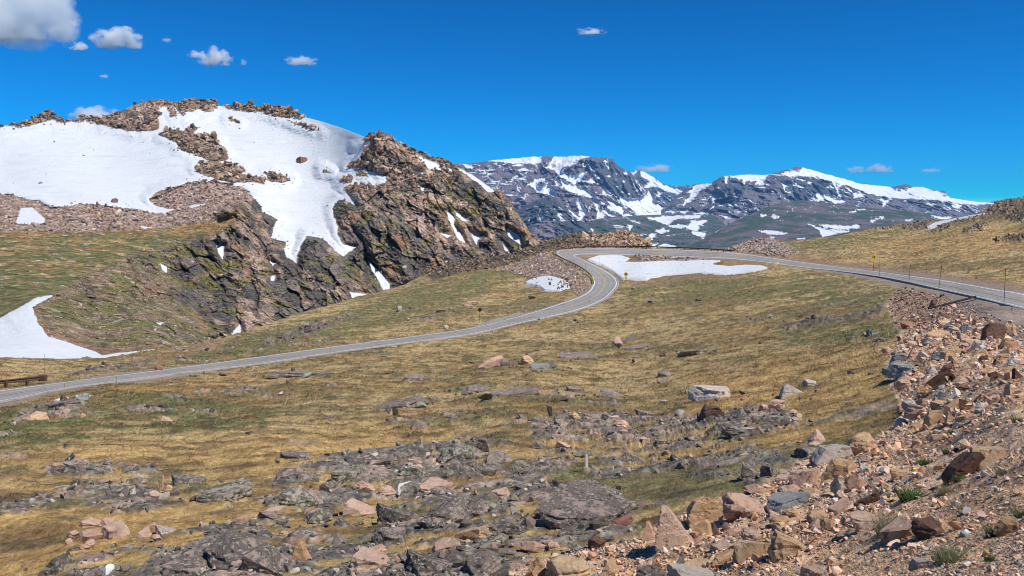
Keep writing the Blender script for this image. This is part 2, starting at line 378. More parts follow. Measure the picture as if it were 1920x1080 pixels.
def ground_fields(px, py):
    """displaced points and tint at photo angles px, py"""
    FLAT[0] = True
    D = gdepth(px, py); P = ray(px, py)*D[..., None]
    wx = px+6*fbm(P, 2+0*1.0, 3, 41)*np.clip(60/D, .4, 3); wy = py+5*fbm(P, 2.5, 3, 43)*np.clip(60/D, .25, 3)
    ro = road_out(px, py, P)
    off = sstep(.6, 5, ro)
    rub = mask(Z_RUB, wx, wy, 5); grav = mask(Z_GRAV, wx, wy, 4)
    dark = mask(Z_DARK, wx, wy, 6)*(1-rub)
    tal = mask(Z_TALUS, wx, wy, 3); bank = mask(Z_BANK, wx, wy, 3); blk = mask(Z_BLACK, wx, wy, 4)
    green = mask(Z_GREEN, wx, wy, 12); gold = mask(Z_GOLD, wx, wy, 25)
    dirt = mask(Z_DIRT, wx, wy, 4); earth = mask(Z_EARTH, wx, wy, 2); turn = mask(Z_TURN, px, py, 1.2)
    Q = P*np.array([1, 1, 2.0])
    nf = fbm(Q, .35, 3, 1); n1 = fbm(Q, 1.1, 3, 2); n2 = fbm(Q*np.array([.7, 1, 1]), 5, 4, 3); n3 = fbm(Q, 26, 4, 4); n4 = fbm(Q, 90, 3, 5)
    # dark bedrock showing through the turf
    pk = fbm(P*np.array([.7, 1, 1]), 4.5, 4, 71)+.35*n1+.25*n3
    spot = sstep(.34, .42, pk)*sstep(-.1, .3, n3+.4*sstep(560, 800, py))*(1-rub)*(1-gold*.5)*sstep(430, 620, py)
    rock = np.maximum.reduce([dark*sstep(-.08, .08, n1*.8+.8*n2+.25*nf+.0), spot, blk*sstep(-.3, .1, n1+n2), bank*.9, tal])
    rock = rock*off
    f1, f2, cid = worley(P+.15*n1[..., None], (.8, .8, .6), 9)
    F1, F2, CID = worley(P+.4*n2[..., None], (2.6, 2.6, 2.0), 10)
    # colour
    straw = mixc((.47, .345, .165), (.33, .21, .085), sstep(-.25, .3, n3+.4*n1)); straw = mixc(straw, (.64, .52, .32), sstep(.15, .45, nf*.7+n1*.4)*.6)
    straw = mixc(straw, mixc((.56, .36, .135), (.42, .245, .09), sstep(-.2, .25, n1)), np.clip(gold+.5*sstep(760, 880, py), 0, 1)*.6)
    olive = mixc((.215, .19, .095), (.125, .12, .055), sstep(-.2, .3, n1))
    g = np.clip(sstep(-.10, .20, n2*.7+n3*.5+.5*n1+.3*green-.24*gold-.04+.35*nf), 0, 1)*.88
    c = mixc(straw, olive, g)
    c = mixc(c, mixc((.13, .165, .045), (.09, .125, .03), sstep(-.2, .2, n1)), np.clip(green*sstep(-.15, .3, n2+n1*.8), 0, 1)*.6)
    c = mixc(c, (.20, .12, .055), sstep(.02, .3, fbm(Q, 2.2, 3, 6)+.25*nf)*.7)
    c = mixc(c, (.07, .055, .03), sstep(.25, .5, -nf+.3*n1)*.55)
    c = mixc(c, (.085, .07, .04), sstep(.08, .34, fbm(Q*np.array([.6, 1, 1]), 1.7, 4, 7)+.15*nf)*.65)
    c = mixc(c, mixc((.33, .21, .13), (.24, .15, .09), sstep(-.2, .2, n1)), np.maximum(dirt*.9, earth*.75*sstep(-.4, .1, n2+n1)))
    sp = fbm(P, .22, 3, 14); rc = mixc((.125, .105, .09), (.27, .215, .18), sstep(.2, .8, cid)); rc = mixc(rc, (.44, .31, .25), sstep(.76, .84, cid)*.8); rc = mixc(rc, (.06, .05, .045), sstep(.0, .3, sp)*.55); rc = mixc(rc, (.44, .38, .32), sstep(.12, .3, -sp)*.5)
    rc = mixc(rc, (.27, .28, .19), sstep(.12, .3, fbm(P, .3, 3, 12))*.45)
    tc = mixc((.26, .19, .15), (.50, .36, .29), cid); tc = mixc(tc, (.17, .16, .16), sstep(.75, .85, CID)*.8)
    bc = mixc((.06, .048, .042), (.17, .125, .1), cid); bc = mixc(bc, (.42, .27, .17), sstep(1060, 1175, px)*sstep(.35, .6, CID)*.9); bc = mixc(bc, (.10, .11, .035), sstep(.1, .3, n2)*.6)
    rc = mixc(rc, tc, np.clip(tal, 0, 1)); rc = mixc(rc, bc, np.clip(bank, 0, 1)); rc = mixc(rc, rc*.62, blk)
    c = mixc(c, rc, rock)
    soil = mixc((.60, .365, .20), (.68, .465, .31), sstep(-.3, .3, n2)); soil = mixc(soil, (.27, .18, .12), sstep(0, .35, n1)*.6)
    soil = mixc(soil, mixc((.20, .155, .14), (.13, .10, .095), sstep(-.2, .2, n1)), grav*.9)
    soil = mixc(soil, (.23, .13, .09), mask([(1660,560),(1720,535),(1800,560),(1830,600),(1720,630),(1690,620)], wx, wy, 8)*.6)
    c = mixc(c, soil, rub)
    c = mixc(c, (.30, .27, .25), turn)
    sh = (1-sstep(.2, 1.6, ro+.5*n1))
    c = mixc(c, (.27, .22, .18), sh*.75)
    # relief
    near = np.clip(D/20, .45, 1.6)
    z = (.06*nf+.10*n1*near+.22*n2*near+.5*n3*sstep(20, 80, D))*(1-.5*rub)
    blocks = (cid*.42+(1-np.clip(f1, 0, 1))*.15)*np.clip(D/30, .5, 2.2)+CID*.5*sstep(.3, .9, 1-F1/1.1)*np.clip(D/60, .3, 2)
    z = z+rock*np.where(dark+spot > .3, .15, .7-.45*sstep(460, 500, py))*blocks+rock*.12*n1
    z = z+rub*(.07*n1+.03*nf)
    z = z*off-.25*(1-sstep(-1.5, -.5, ro))-turn*0.05
    z = np.where(D < 8, z*np.clip(D/8, .4, 1), z)
    P = P.copy(); P[..., 2] += z
    FLAT[0] = False
    return P, c, dict(tal=tal, bank=bank, dark=dark, blk=blk, spot=spot, rock=rock, rub=rub, D=D, ro=ro, dirt=dirt, earth=earth, turn=turn, green=green, grav=grav)
SNOWG = [
 ("broad white snow field inside the hairpin bend", [(1097,488),(1110,483),(1123,479.5),(1146.6,478.3),(1164,479),(1184.5,486),(1172,491.5),(1193,492),(1251.6,489.6),(1310,488),(1351,488.7),(1353,493),(1338,497),(1368,499.3),(1397,497),(1426.5,498),(1441,502.5),(1415,510),(1383,516),(1362,518.7),(1310,515),(1251.6,518.7),(1211,525),(1170,525.5),(1163,523),(1146.6,510),(1126,498)]),
 ("snow patch with a few rocks showing, below the rubble left of the bend", [(983,530),(1000,522),(1026.7,517),(1041,520),(1056,525),(1066,529),(1070,541),(1050,548.6),(1021,547),(1012,540),(986,534)]),
 ("tongue of snow on the crest of the right-hand grassy hill", [(1730,431),(1742,423),(1753,417.5),(1783,411.5),(1817,405),(1845,400.5),(1853,403),(1825,411),(1800,415),(1767,423),(1745,430)]),
 ("thin sliver of snow on the dark rocks by the road at left", [(98,752),(112,747.5),(129,745.5),(130,748),(105,753)]),
 ("thin sliver of snow behind the round grey boulder near the road", [(140,742.5),(176,741.5),(178,743.5),(160,745.5),(142,745.5)]),
 ("bright scrap of snow caught between pink foreground boulders", [(741,923),(746,914),(758,909),(772,906),(774,909),(757,913),(750,919),(747,926)]),
 ("small snow scrap at the lower edge by the dark outcrop", [(190,1078),(203,1071),(217,1068),(214,1074),(198,1081)]),
]
GG = {}; MG = {}
def look(G, px, py):
    """displaced surface point, tint and fields under photo angles (bilinear on the built grid)"""
    px = np.asarray(px, float); py = np.asarray(py, float); xs = G['xs']; R_, C_ = G['V'].shape[:2]
    u = np.clip((px-xs[0])/(xs[1]-xs[0]), 0, C_-1.001); i = u.astype(int); fu = (u-i)[:, None]
    top = np.interp(px, xs, G['top']); bot = np.interp(px, xs, G['bot'])
    v = np.clip((py-top)/(bot-top), 0, 1)**(1/G['pw'])*(R_-1); v = np.clip(v, 0, R_-1.001); j = v.astype(int); fv = (v-j)[:, None]
    V = G['V']; P = (V[j, i]*(1-fu)+V[j, i+1]*fu)*(1-fv)+(V[j+1, i]*(1-fu)+V[j+1, i+1]*fu)*fv
    return P, G['C'][j, i], {k: a[j, i] for k, a in G['f'].items()}
def build_ground():
    xs = np.linspace(-280, 2200, 1240); r = 620
    t = np.linspace(0, 1, r)**1.18
    X = np.broadcast_to(xs, (r, len(xs))); T = t[:, None]
    top = GTOP(xs)[None, :]
    Y = top+(1255-top)*T
    V, C, f = ground_fields(X, Y)
    GG.update(xs=xs, top=top[0], bot=np.full(len(xs), 1255.), pw=1.18, V=V, C=C, f=f)
    # rows behind the crest fall away into the valley
    back = []; bc = []
    P0 = V[0]; h = P0[:, :2]/np.linalg.norm(P0[:, :2], axis=1)[:, None]
    for s in (1.5, 4, 9, 18, 35, 60, 100):
        q = P0.copy(); q[:, :2] += h*s; q[:, 2] -= s*.5+.002*s*s-.4+.6*fbm(q, 6, 3, 3); back.append(q); bc.append(C[0])
    # rows under and behind the camera
    fr = []; fc = []
    L = V[-1]
    for k, s in enumerate((.5, .0, -.8, -3, -8)):
        q = L.copy(); q[:, 1] = L[:, 1]*s if s >= 0 else s*3; q[:, 2] = L[:, 2]*(1.0 if s > 0 else .98)-abs(s)*.0; fr.append(q); fc.append(C[-1])
    V = np.concatenate([np.array(back[::-1]), V, np.array(fr)]); C = np.concatenate([np.array(bc[::-1]), C, np.array(fc)])
    F = grid_faces(*V.shape[:2])
    o = build("ground", V, F, M_GROUND, C, smooth=True); tag(o, kind="structure")
    # coarser ground beyond both sides of the view
    for sd, xa in (("right", 2198+np.geomspace(1, 9000, 150)), ("left", (-278-np.geomspace(1, 9000, 150))[::-1])):
        X = np.broadcast_to(xa, (240, 150)); tp = GTOP(xa)[None]; Y = tp+(1255-tp)*np.linspace(0, 1, 240)[:, None]**1.18
        A, AC, _ = ground_fields(X, Y); L = A[-1]; fr = [L*np.array([1, s, 1]) if s >= 0 else L*np.array([1, 0, 1])+np.array([0, s*3, 0]) for s in (.5, 0, -.8, -3, -8)]
        A = np.concatenate([A, np.array(fr)]); AC = np.concatenate([AC, np.repeat(AC[-1:], 5, 0)])
        tag(build("ground", A, grid_faces(*A.shape[:2]), M_GROUND, AC, smooth=True), kind="structure")
    # snow patches lying on the ground
    for lab, poly in SNOWG:
        q = np.array(poly); x0, y0 = q.min(0)-3; x1, y1 = q.max(0)+3
        stp = .5 if (x1-x0) < 130 else 1.0
        X, Y = np.meshgrid(np.arange(x0, x1, stp), np.arange(y0, y1, stp*.6))
        P = gpoint0(X, Y); D = P[..., 1]
        s = sdf(poly, X+2.2*fbm(P, 1.6, 3, 51)*np.clip(60/D, .5, 2), Y+1.0*fbm(P, 2.2, 4, 52), 30)
        k = D/FPX
        th = np.clip(s*.28, -.8, .6)*np.clip(k*5, .25, 1.0)
        nr = (D < 45)
        P[..., 2] += np.where(nr, np.clip(s*.03, -.2, .10)+.04, th)+.06*fbm(P, 3, 3, 53)*np.clip(k*8, .05, 1)
        ro = road_out(X, Y, P); P[..., 2] -= .5*(1-sstep(.2, 1.2, ro))
        col = mixc((.68, .70, .71), (.54, .555, .57), sstep(.1, .5, fbm(P*np.array([.3, 1, 1]), 2.5, 4, 54))*.5)
        col = mixc(col, (.46, .40, .35), np.clip(sstep(3.5, -.5, s)*.55+sstep(.1, .5, fbm(P*np.array([.25, 1, 1]), 1.2, 4, 56))*.25, 0, 1))
        col = mixc(col, (.30, .22, .17), sstep(.34, .44, fbm(P, 1.1, 3, 55))*.7)
        F = grid_faces(*X.shape); kf = (s.ravel()[F] > -1.6).any(1)
        V2, F2, C2 = subset(P, F, col, kf)
        o = build("snow_patch", V2, F2, M_SNOWN, C2, smooth=True); tag(o, lab, "snow patch", "snow patches on the tundra")
build_ground()
def ground_at(px, py):
    P, c, f = look(GG, [px], [py]); return Vector(P[0]), P[0][1]

# ------------------------------------------------------------------ road
def ribbon(name, a, b, lift, mat, n=2, seg=None, skirt=False):
    """strip between fractions a and b of the road's width (0 upper edge, 1 lower edge)"""
    rows = []
    for t in np.linspace(a, b, n):
        px = RA[:, 0]*(1-t)+RB[:, 0]*t; py = RA[:, 1]*(1-t)+RB[:, 1]*t
        P = gpoint0(px, py); P[:, 2] += lift; rows.append(P)
    if skirt:
        rows = [rows[0]+np.array([0, 0, -.45])+(rows[0]-rows[-1])*.02]+rows+[rows[-1]+np.array([0, 0, -.45])+(rows[-1]-rows[0])*.02]
    V = np.stack(rows, 1); C = None
    if skirt:
        t = np.linspace(a, b, n); t = np.concatenate([[a], t, [b]]); tr = sum(np.exp(-((t-q)/.05)**2) for q in (.14, .36, .64, .86))
        nz = fbm(V, 9, 4, 61); nz2 = fbm(V*np.array([1, 1, 1]), 2.2, 3, 62)
        C = mixc((.315, .30, .285), (.215, .205, .20), np.clip(tr[None]*.55+nz*.8+nz2*.4, 0, 1)); C = mixc(C, (.36, .31, .26), np.clip(sstep(.04, -.05, t)+sstep(.96, 1.05, t), 0, 1)[None]*np.clip(.5+2*nz2, 0, 1))
        C = mixc(C, (.13, .125, .12), (np.abs(fbm(V, 5, 3, 63)) < .012)*.7)
    return build(name, V, grid_faces(*V.shape[:2]), mat, C, smooth=True)
def asphalt():
    m, nt, b = new_mat("worn asphalt"); geo = nd(nt, "ShaderNodeNewGeometry").outputs["Position"]
    n = noise_node(nt, .35, 5, .6, geo); r = ramp(nt, n.outputs["Fac"], [(.3, (.21, .20, .19)), (.7, (.32, .30, .285))])
    n2 = noise_node(nt, 30, 3, .7, geo); r2 = ramp(nt, n2.outputs["Fac"], [(.3, (.85,)*3), (.7, (1.15,)*3)])
    c = mix(nt, r.outputs[0], r2.outputs[0], 1.0, 'MULTIPLY'); nt.links.new(c, b.inputs["Base Color"])
    bump(nt, b, n2.outputs["Fac"], .3, .01); return m
M_ASPH = tinted("worn asphalt", ((14, .12), (1.2, .08)), 40, .008, .4); M_WHITE = plain("road paint white", (.75, .75, .73), .6, nscale=2, var=.12); M_YEL = plain("road paint yellow", (.50, .33, .12), .6, nscale=2, var=.15)
M_SHOULD = plain("gravel shoulder", (.30, .25, .21), .9, nscale=5, var=.3)
tag(ribbon("road", -.07, 1.07, .05, M_ASPH, 33, skirt=True), kind="structure")
for nm, a, b in (("road_marking", .015, .05), ("road_marking", .95, .985)): tag(ribbon(nm, a, b, .065, M_WHITE), kind="structure")
for a, b in ((.470, .490), (.510, .530)): tag(ribbon("road_marking", a, b, .065, M_YEL), kind="structure")
# ------------------------------------------------------------------ the near mountain on the left
MTOP = curve([(-260,255),(-120,246),(0,238),(10,237),(35,232),(60,226),(70,218),(85,213),(100,212),(105,220),(120,226),(145,228),(148,219),(160,219),(168,226),(185,225),(200,220),(218,212),(235,208),(250,199),(270,194),(285,193),(300,190),(320,194),(345,190),(365,186),(380,189),(400,191),(412,199),(425,200),(440,196),(465,198),(480,201),(500,200),(525,200),(540,204),(555,212),(565,218),(600,227),(640,240),(684,257),(704,252),(722,254),(734,258),(742,268),(760,276),(780,284),(801,295),(824,303.5),(847,311),(859,315),(882,325),(903,340),(929,359),(943.5,366),(958,381),(975.6,407),(993,433),(1005,445),(1019,451),(1028,457),(1060,472),(1110,492),(1180,520)])
MC = [(-260,255,760),(0,238,720),(200,220,760),(400,191,820),(565,218,720),(640,240,640),(704,252,560),(760,276,560),(847,311,560),(929,359,540),(975,407,515),(1028,457,495),(1110,492,460),(1180,520,440),
(-260,340,600),(0,330,590),(200,320,600),(330,262,660),(400,330,560),(560,300,630),(640,300,590),(-260,400,440),(0,400,440),(150,400,450),(300,400,470),(420,350,530),
(-260,470,330),(0,470,330),(150,470,350),(300,440,400),(430,400,440),(-260,560,240),(0,560,235),(100,545,255),(200,520,300),
(-260,640,165),(0,620,180),(0,665,135),(100,600,195),(100,660,145),(190,668,152),(280,657,170),(170,600,225),(300,560,300),(300,640,190),(400,560,345),(380,640,235),(400,470,400),
(-260,740,105),(0,740,105),(300,740,130),(520,430,470),(560,480,430),(540,560,370),(500,620,300),(620,440,460),(600,560,370),(560,660,320),(700,400,480),(700,480,450),(700,540,425),(720,620,380),
(800,360,525),(800,440,490),(830,510,455),(880,400,525),(900,480,480),(960,440,505),(1000,470,490),(960,560,430),(1100,600,400)]
_mc = np.array(MC, float); _mt = TPS(_mc[:, :2], np.log(_mc[:, 2]), 1e-3)
S_BIG = [[(-300,300),(-300,380),(-60,365),(0,363),(23,365),(44,371),(73,377),(96,390),(125,387),(152,381),(181,383),(219,390),(257,392),(274,399),(309,402),(327,393),(291,387),(280,373),(291,361),(321,352),(350,344),(376,339),(408,341),(437,347),(466,358),(481,376),(489,385),(492,398),(518,410),(512,430),(509,445),(535,454),(532,465),(538,480),(556,495),(559,474),(570,450),(576,442),(605,448),(632,471),(643,483),(652,474),(667,465),(643,457),(634,439),(634,422),(626,404),(623,387),(634,375),(646,375),(664,384),(662,375),(652,366),(643,352),(655,346),(684,346),(704,349),(722,343),(731,332),(702,324),(672,316),(649,312),(655,305),(675,296),(678,284),(693,277),(696,267),(681,267),(668,275),(690,259),(640,232),(600,215),(560,223),(525,220),(481,210),(446,208),(426,204),(415,196),(408,201),(385,212),(376,204),(350,211),(345,220),(330,202),(297,201),(294,215),(299,233),(289,245),(274,246),(245,247),(204,237),(163,230),(108,230),(99,225),(82,230),(52,237),(0,239),(-300,256)]]
S_HOLE = [[(297,253),(310,244),(330,243),(345,248),(355,236),(372,240),(360,250),(385,250),(400,256),(411,265),(405,272),(425,290),(428,297),(420,302),(397,303),(385,297),(355,288),(333,277),(332,268)],
[(364,312),(375,304),(395,303),(415,307),(440,308),(455,315),(460,322),(445,325),(470,330),(500,333),(495,345),(470,341),(440,342),(415,338),(385,329),(372,322)],
[(497,325),(512,322),(530,330),(545,338),(530,342),(505,338)],[(314,204),(324,203),(334,218),(322,220)],[(427,222),(446,226),(450,231),(430,227)],[(540,226),(575,235),(600,245),(580,241)],[(646,372),(648,380),(640,378)],[(604,318),(620,324),(604,322)],[(668,322),(684,324),(690,329),(670,329)],[(634,335),(656,332),(660,341),(640,343)]]
S_SMALL = [[(763,283),(796,299),(827,311),(829,321),(799,317),(786,299)],[(773,328),(778,318),(790,322),(799,321),(790,330)],[(832,312),(847,319),(847,328),(836,322)],
[(853,314),(888,328),(912,343),(936,361),(917,362),(894,345),(876,329),(859,321)],[(783,343),(796,352),(795,361),(788,354)],
[(838,395),(853,410),(851,421),(862,433),(873,456),(861,451),(849,430),(840,410)],[(853,396),(880,414),(867,414),(856,404)],[(824,437),(847,442),(838,446)],
[(882,432),(897,442),(911,442),(898,448),(894,460),(885,442)],[(949,427),(973,442),(976,456),(987,468),(964,451),(952,442)],[(941,453),(952,468),(962,481),(946,469)],
[(688,487),(698,497),(714,513),(731,533),(732,543),(718,544),(709,527),(698,507)],[(656,547),(670,549),(688,552),(676,556),(661,562)],[(752,540),(801,520),(830,510),(830,515),(801,529)],
[(404,454),(413,462),(420,459),(418,488),(410,476)],[(299,493),(312,500),(312,512),(303,506)],[(433,627),(442,616),(450,607),(453,624),(438,630)],[(375,646),(395,640),(413,634),(412,640),(380,650)],
[(292,605),(307,604),(300,610)],[(289,618),(294,615),(292,621)],[(505,489),(517,494),(512,498)],[(507,519),(517,516),(514,527),(508,526)],[(29,419),(38,391),(61,389),(84,410),(84,418),(58,421)],[(261,424),(288,427),(270,429)],[(356,385),(392,380),(379,385),(358,390)],[(145,433),(152,432),(150,435)]]
S_VAL = [[(-300,640),(0,597),(18,586),(47,571),(73,556),(99,553),(98,557),(61,576),(70,603),(90,631),(125,641),(150,650),(175,658),(190,665),(233,661),(290,655),(285,670),(233,690),(187,700),(0,700),(-300,700)]]
Z_TAL2 = [[(-300,350),(0,360),(73,377),(96,390),(152,381),(256,392),(309,402),(326,393),(291,387),(280,373),(350,344),(408,341),(445,347),(475,362),(450,380),(420,390),(400,412),(330,422),(270,430),(150,434),(60,434),(-300,440)]]
Z_GRS = [(-300,432),(60,431),(150,433),(270,427),(330,422),(400,408),(440,402),(445,415),(400,440),(335,455),(280,472),(240,482),(205,500),(150,520),(105,548),(73,556),(0,597),(-300,660)]
Z_SCREE = [(99,556),(150,520),(205,500),(240,482),(262,540),(285,590),(340,640),(330,660),(280,660),(190,668),(120,640),(88,630),(68,603),(60,577)]
Z_TAN = [[(640,350),(690,340),(740,350),(800,400),(850,430),(880,470),(840,470),(780,440),(740,400),(690,385),(640,372)],[(560,350),(730,260),(760,280),(800,320),(760,345),(700,350),(600,330)],[(430,440),(480,420),(530,470),(540,520),(500,500),(460,470)],[(180,190),(430,190),(430,210),(300,250),(190,240)]]
Z_GREY = [[(660,400),(740,400),(830,470),(800,520),(740,540),(700,500),(650,440)],[(540,460),(600,450),(600,520),(550,540)],[(240,490),(340,460),(400,450),(480,520),(450,560),(360,560),(280,560)]]
Z_DKBRN = [(800,325),(930,365),(1000,440),(960,470),(900,400),(820,350)]

def build_mountain():
    xs = np.linspace(-260, 1180, 1060); r = 460
    X = np.broadcast_to(xs, (r, len(xs))); t = np.linspace(0, 1, r)[:, None]
    top = MTOP(xs)[None]; bot = np.maximum(GTOP(xs)+55, top[0]+60)[None]
    Y = top+(bot-top)*t
    D = np.exp(_mt(X, Y)); P = ray(X, Y)*D[..., None]
    # wobble of every traced outline, in pixels
    wx = X+5*fbm(P, 14, 4, 101)+3.0*fbm(P, 3.5, 3, 105); wy = Y+4*fbm(P, 13, 4, 103)+2.4*fbm(P, 3.5, 3, 107)
    big = sdfs(S_BIG, wx, wy, 20); hole = sdfs(S_HOLE, wx, wy, 20); sm = sdfs(S_SMALL, X+.35*(wx-X), Y+.35*(wy-Y), 12); val = sdfs(S_VAL, X+.5*(wx-X), Y+.5*(wy-Y), 20)
    sn = np.maximum.reduce([np.minimum(big, -hole-.5), sm, val])
    snow = sn > 0; sw = sstep(-3, 5, sn)
    tal = mask(Z_TAL2, wx, wy, 5); grs = mask(Z_GRS, wx, wy, 7)*(1-tal); scr = mask(Z_SCREE, wx, wy, 9)*(1-tal)
    tan = mask(Z_TAN, wx, wy, 22); gry = mask(Z_GREY, wx, wy, 18); dkb = mask(Z_DKBRN, wx, wy, 15)
    scr = np.maximum(scr, .6*mask([(240,470),(330,450),(330,560),(420,640),(320,665),(240,640)], wx, wy, 22)); cliff = np.clip(1-tal-grs-scr*.75, 0, 1)
    # foliation axes: gullies and ribs running down to the right
    K = ray(X, Y)*420; K[..., 1] = P[..., 1]
    a = K@np.array([.55, 0, -.83]); b = K@np.array([.83, 0, .55]); Q = np.stack([a*.40, b, P[..., 1]*.09], -1)
    rg = fbm(Q, 42, 5, 201, .52, True); rg2 = fbm(Q+8*fbm(P, 30, 3, 7)[..., None], 13, 5, 211, .55, True)
    f1, f2, cid = worley(Q*np.array([1.3, 1, 1])+1.2*fbm(P, 8, 3, 9)[..., None], 5.5, 221)
    g1, g2, cid2 = worley(P+.6*fbm(P, 4, 2, 8)[..., None], 2.1, 222)
    h1, h2, cid3 = worley(Q+2*fbm(P, 20, 3, 19)[..., None], 17, 223)
    k1, k2, cid4 = worley(K*np.array([1, .12, 1])+2*fbm(K, 7, 3, 29)[..., None], 4.2, 224)
    n1 = fbm(P, 3, 4, 231); n2 = fbm(P, 16, 4, 241); n3 = fbm(P, 70, 4, 251)
    fade = sstep(120, 240, D)
    rock_d = cliff*(13*rg*fade+6.5*rg2*fade+3.4*(cid-.5)*(.3+fade)+1.0*(cid2-.5)+5*(cid3-.5)*fade+2.0*(1-f1)*fade)+(tal+scr*.6)*(1.0*(cid2-.3)+.5*n1)+grs*(.5*n1+1.2*n2)+scr*(1.5*n2+.8*fbm(P, 4, 4, 233)+.7*(cid2-.5))
    rock_d = rock_d+2.5*n2+cliff*(2.6*fbm(Q+5*fbm(K, 12, 3, 17)[..., None], 6, 4, 217, .6, True)+1.6*(cid-.5)+2.2*(cid4-.5))
    edge = sstep(0, 25, Y-top)
    sd_ = 2.0*n3+1.1*fbm(P*np.array([1, 1, 2.2]), 24, 4, 261)+.35*fbm(P*np.array([.4, 1, 2]), 5, 4, 263)
    delta = np.where(snow, 0, rock_d)*(1-sw)+(sd_+2.5*n2*.4)*sw
    low = cliff*13*rg*fade; deep = sstep(4, 22, np.minimum(big, -hole))
    taper = .22+.78*sstep(0, 11, -sn)
    delta = np.where(snow, sd_+1.0*n2+low*(1-deep)*.8+1.4*(1-deep), low*.8+(rock_d-low*.8)*taper)*(.25+.75*edge)
    P = P*(1-delta/D)[..., None]
    up = np.where(snow, 0, (cliff+tal)*(1.6*(cid-.4)+.9*(cid2-.4)+1.8*np.clip(rg2, 0, 1)))*(1-edge)
    P[..., 2] += up*(X < 960)*(1-.6*(X > 590)*(X < 690))
    # colours of the rock itself
    dark = mixc((.085, .078, .075), (.19, .155, .13), cid); 
    brown = mixc((.25, .17, .12), (.36, .27, .21), cid2); pink = mixc((.40, .27, .21), (.50, .37, .30), cid2)
    v = n2*1.1+1.0*fbm(Q, 14, 4, 271)+.6*(cid-.5)+.45*tan-.42*gry-.30*dkb-.02-.20*mask([(230,480),(420,440),(620,480),(720,560),(560,640),(300,640)], wx, wy, 20)
    c = mixc(dark, brown, sstep(-.15, .22, v)); c = mixc(c, pink, sstep(.30, .72, v+.15*n1))
    c = mixc(c, mixc((.34, .17, .09), (.40, .26, .17), cid4), sstep(.16, .34, fbm(Q, 8, 3, 281)+.2*(cid4-.5))*.75)
    c = mixc(c, (.07, .06, .055), sstep(.05, .26, fbm(Q*np.array([.6, 1, 1]), 5, 4, 285))*.75)
    c = mixc(c, mixc((.12, .125, .035), (.20, .16, .05), sstep(-.2, .2, n1)), sstep(.06, .26, fbm(P, 9, 4, 291)+.28*n3-.25*tan+.16*sstep(520, 300, X)*sstep(440, 520, Y))*.8)
    tc = mixc((.40, .28, .22), (.27, .21, .18), cid2); tc = mixc(tc, (.58, .46, .38), sstep(.85, .95, cid2)); tc = mixc(tc, (.22, .13, .05), sstep(.1, .3, n2+.2*n1)*.6)
    gc = mixc(mixc((.36, .25, .11), (.27, .15, .06), sstep(-.2, .2, n2)), (.13, .13, .05), sstep(-.15, .25, .9*n3+.9*fbm(P*np.array([1, 1, 1.4]), 9, 4, 301)+sstep(430, 520, wy)*.34-.16+sstep(200, 400, X)*.12))
    gc = mixc(gc, (.17, .13, .07), sstep(.0, .25, fbm(P, 4, 3, 305))*.7); gc = mixc(gc, (.40, .33, .27), sstep(.955, .975, cid2)*.8)
    sc = mixc((.15, .14, .05), (.24, .165, .11), sstep(-.22, .22, n2*1.2+.4*n1)); sc = mixc(sc, (.12, .13, .045), sstep(.02, .25, fbm(P, 7, 3, 311))*.65); sc = mixc(sc, (.42, .34, .27), sstep(.90, .95, cid2)*.85); sc = mixc(sc, (.06, .055, .05), sstep(.15, .3, fbm(Q, 6, 3, 312))*.6)
    edgebr = (sdfs(S_VAL, wx, wy, 20) > -12)
    sc = mixc(sc, (.27, .16, .09), edgebr*.6)
    c = mixc(c, tc, tal); c = mixc(c, gc, grs); c = mixc(c, sc, scr*(1-.3*cliff))
    sncol = mixc((.67, .69, .71), (.51, .53, .56), sstep(.05, .5, fbm(P*np.array([.35, 1, 2.5]), 9, 4, 321))*.45)
    sncol = mixc(sncol, (.50, .49, .47), sstep(.25, .5, fbm(P*np.array([.3, 1, 3]), 5, 4, 322))*.35)
    speck = (g1 < .55) & (cid2 > .985) & snow
    MG.update(xs=xs, top=top[0], bot=bot[0], pw=1.0, V=P, C=c, f=dict(snow=snow, sn=sn, big=big, tal=tal, cliff=cliff, scr=scr, grs=grs, val=sdfs(S_VAL, X, Y, 30), edge=edge, D=D))
    # rows behind the ridge
    back = []; H = P[0][:, :2]/np.linalg.norm(P[0][:, :2], axis=1)[:, None]
    for s in (3, 10, 30, 80, 160):
        q = P[0].copy(); q[:, :2] += H*s; q[:, 2] -= .35*s-.5; back.append(q)
    nb = len(back)
    V = np.concatenate([np.array(back[::-1]), P]); padf = lambda A: np.concatenate([np.repeat(A[:1], nb, 0), A])
    C = padf(np.where(snow[..., None], sncol, c)); S = padf(snow)
    F = grid_faces(*V.shape[:2]); k = S.ravel()[F].sum(1) >= 2
    v, f, cc = subset(V, F, C, ~k); o = build("mountain", v, f, M_MOUNT, cc, smooth=False); tag(o, kind="structure")
    v, f, cc = subset(V, F, C, k); o = build("snow", v, f, M_SNOW, cc, smooth=True)
    tag(o, "snow fields and gully snow covering the rocky mountain", "snow", kind="stuff")
build_mountain()
def mount_point(px, py):
    d = np.exp(_mt(np.asarray(px, float), np.asarray(py, float))); return ray(px, py)*d[..., None], d

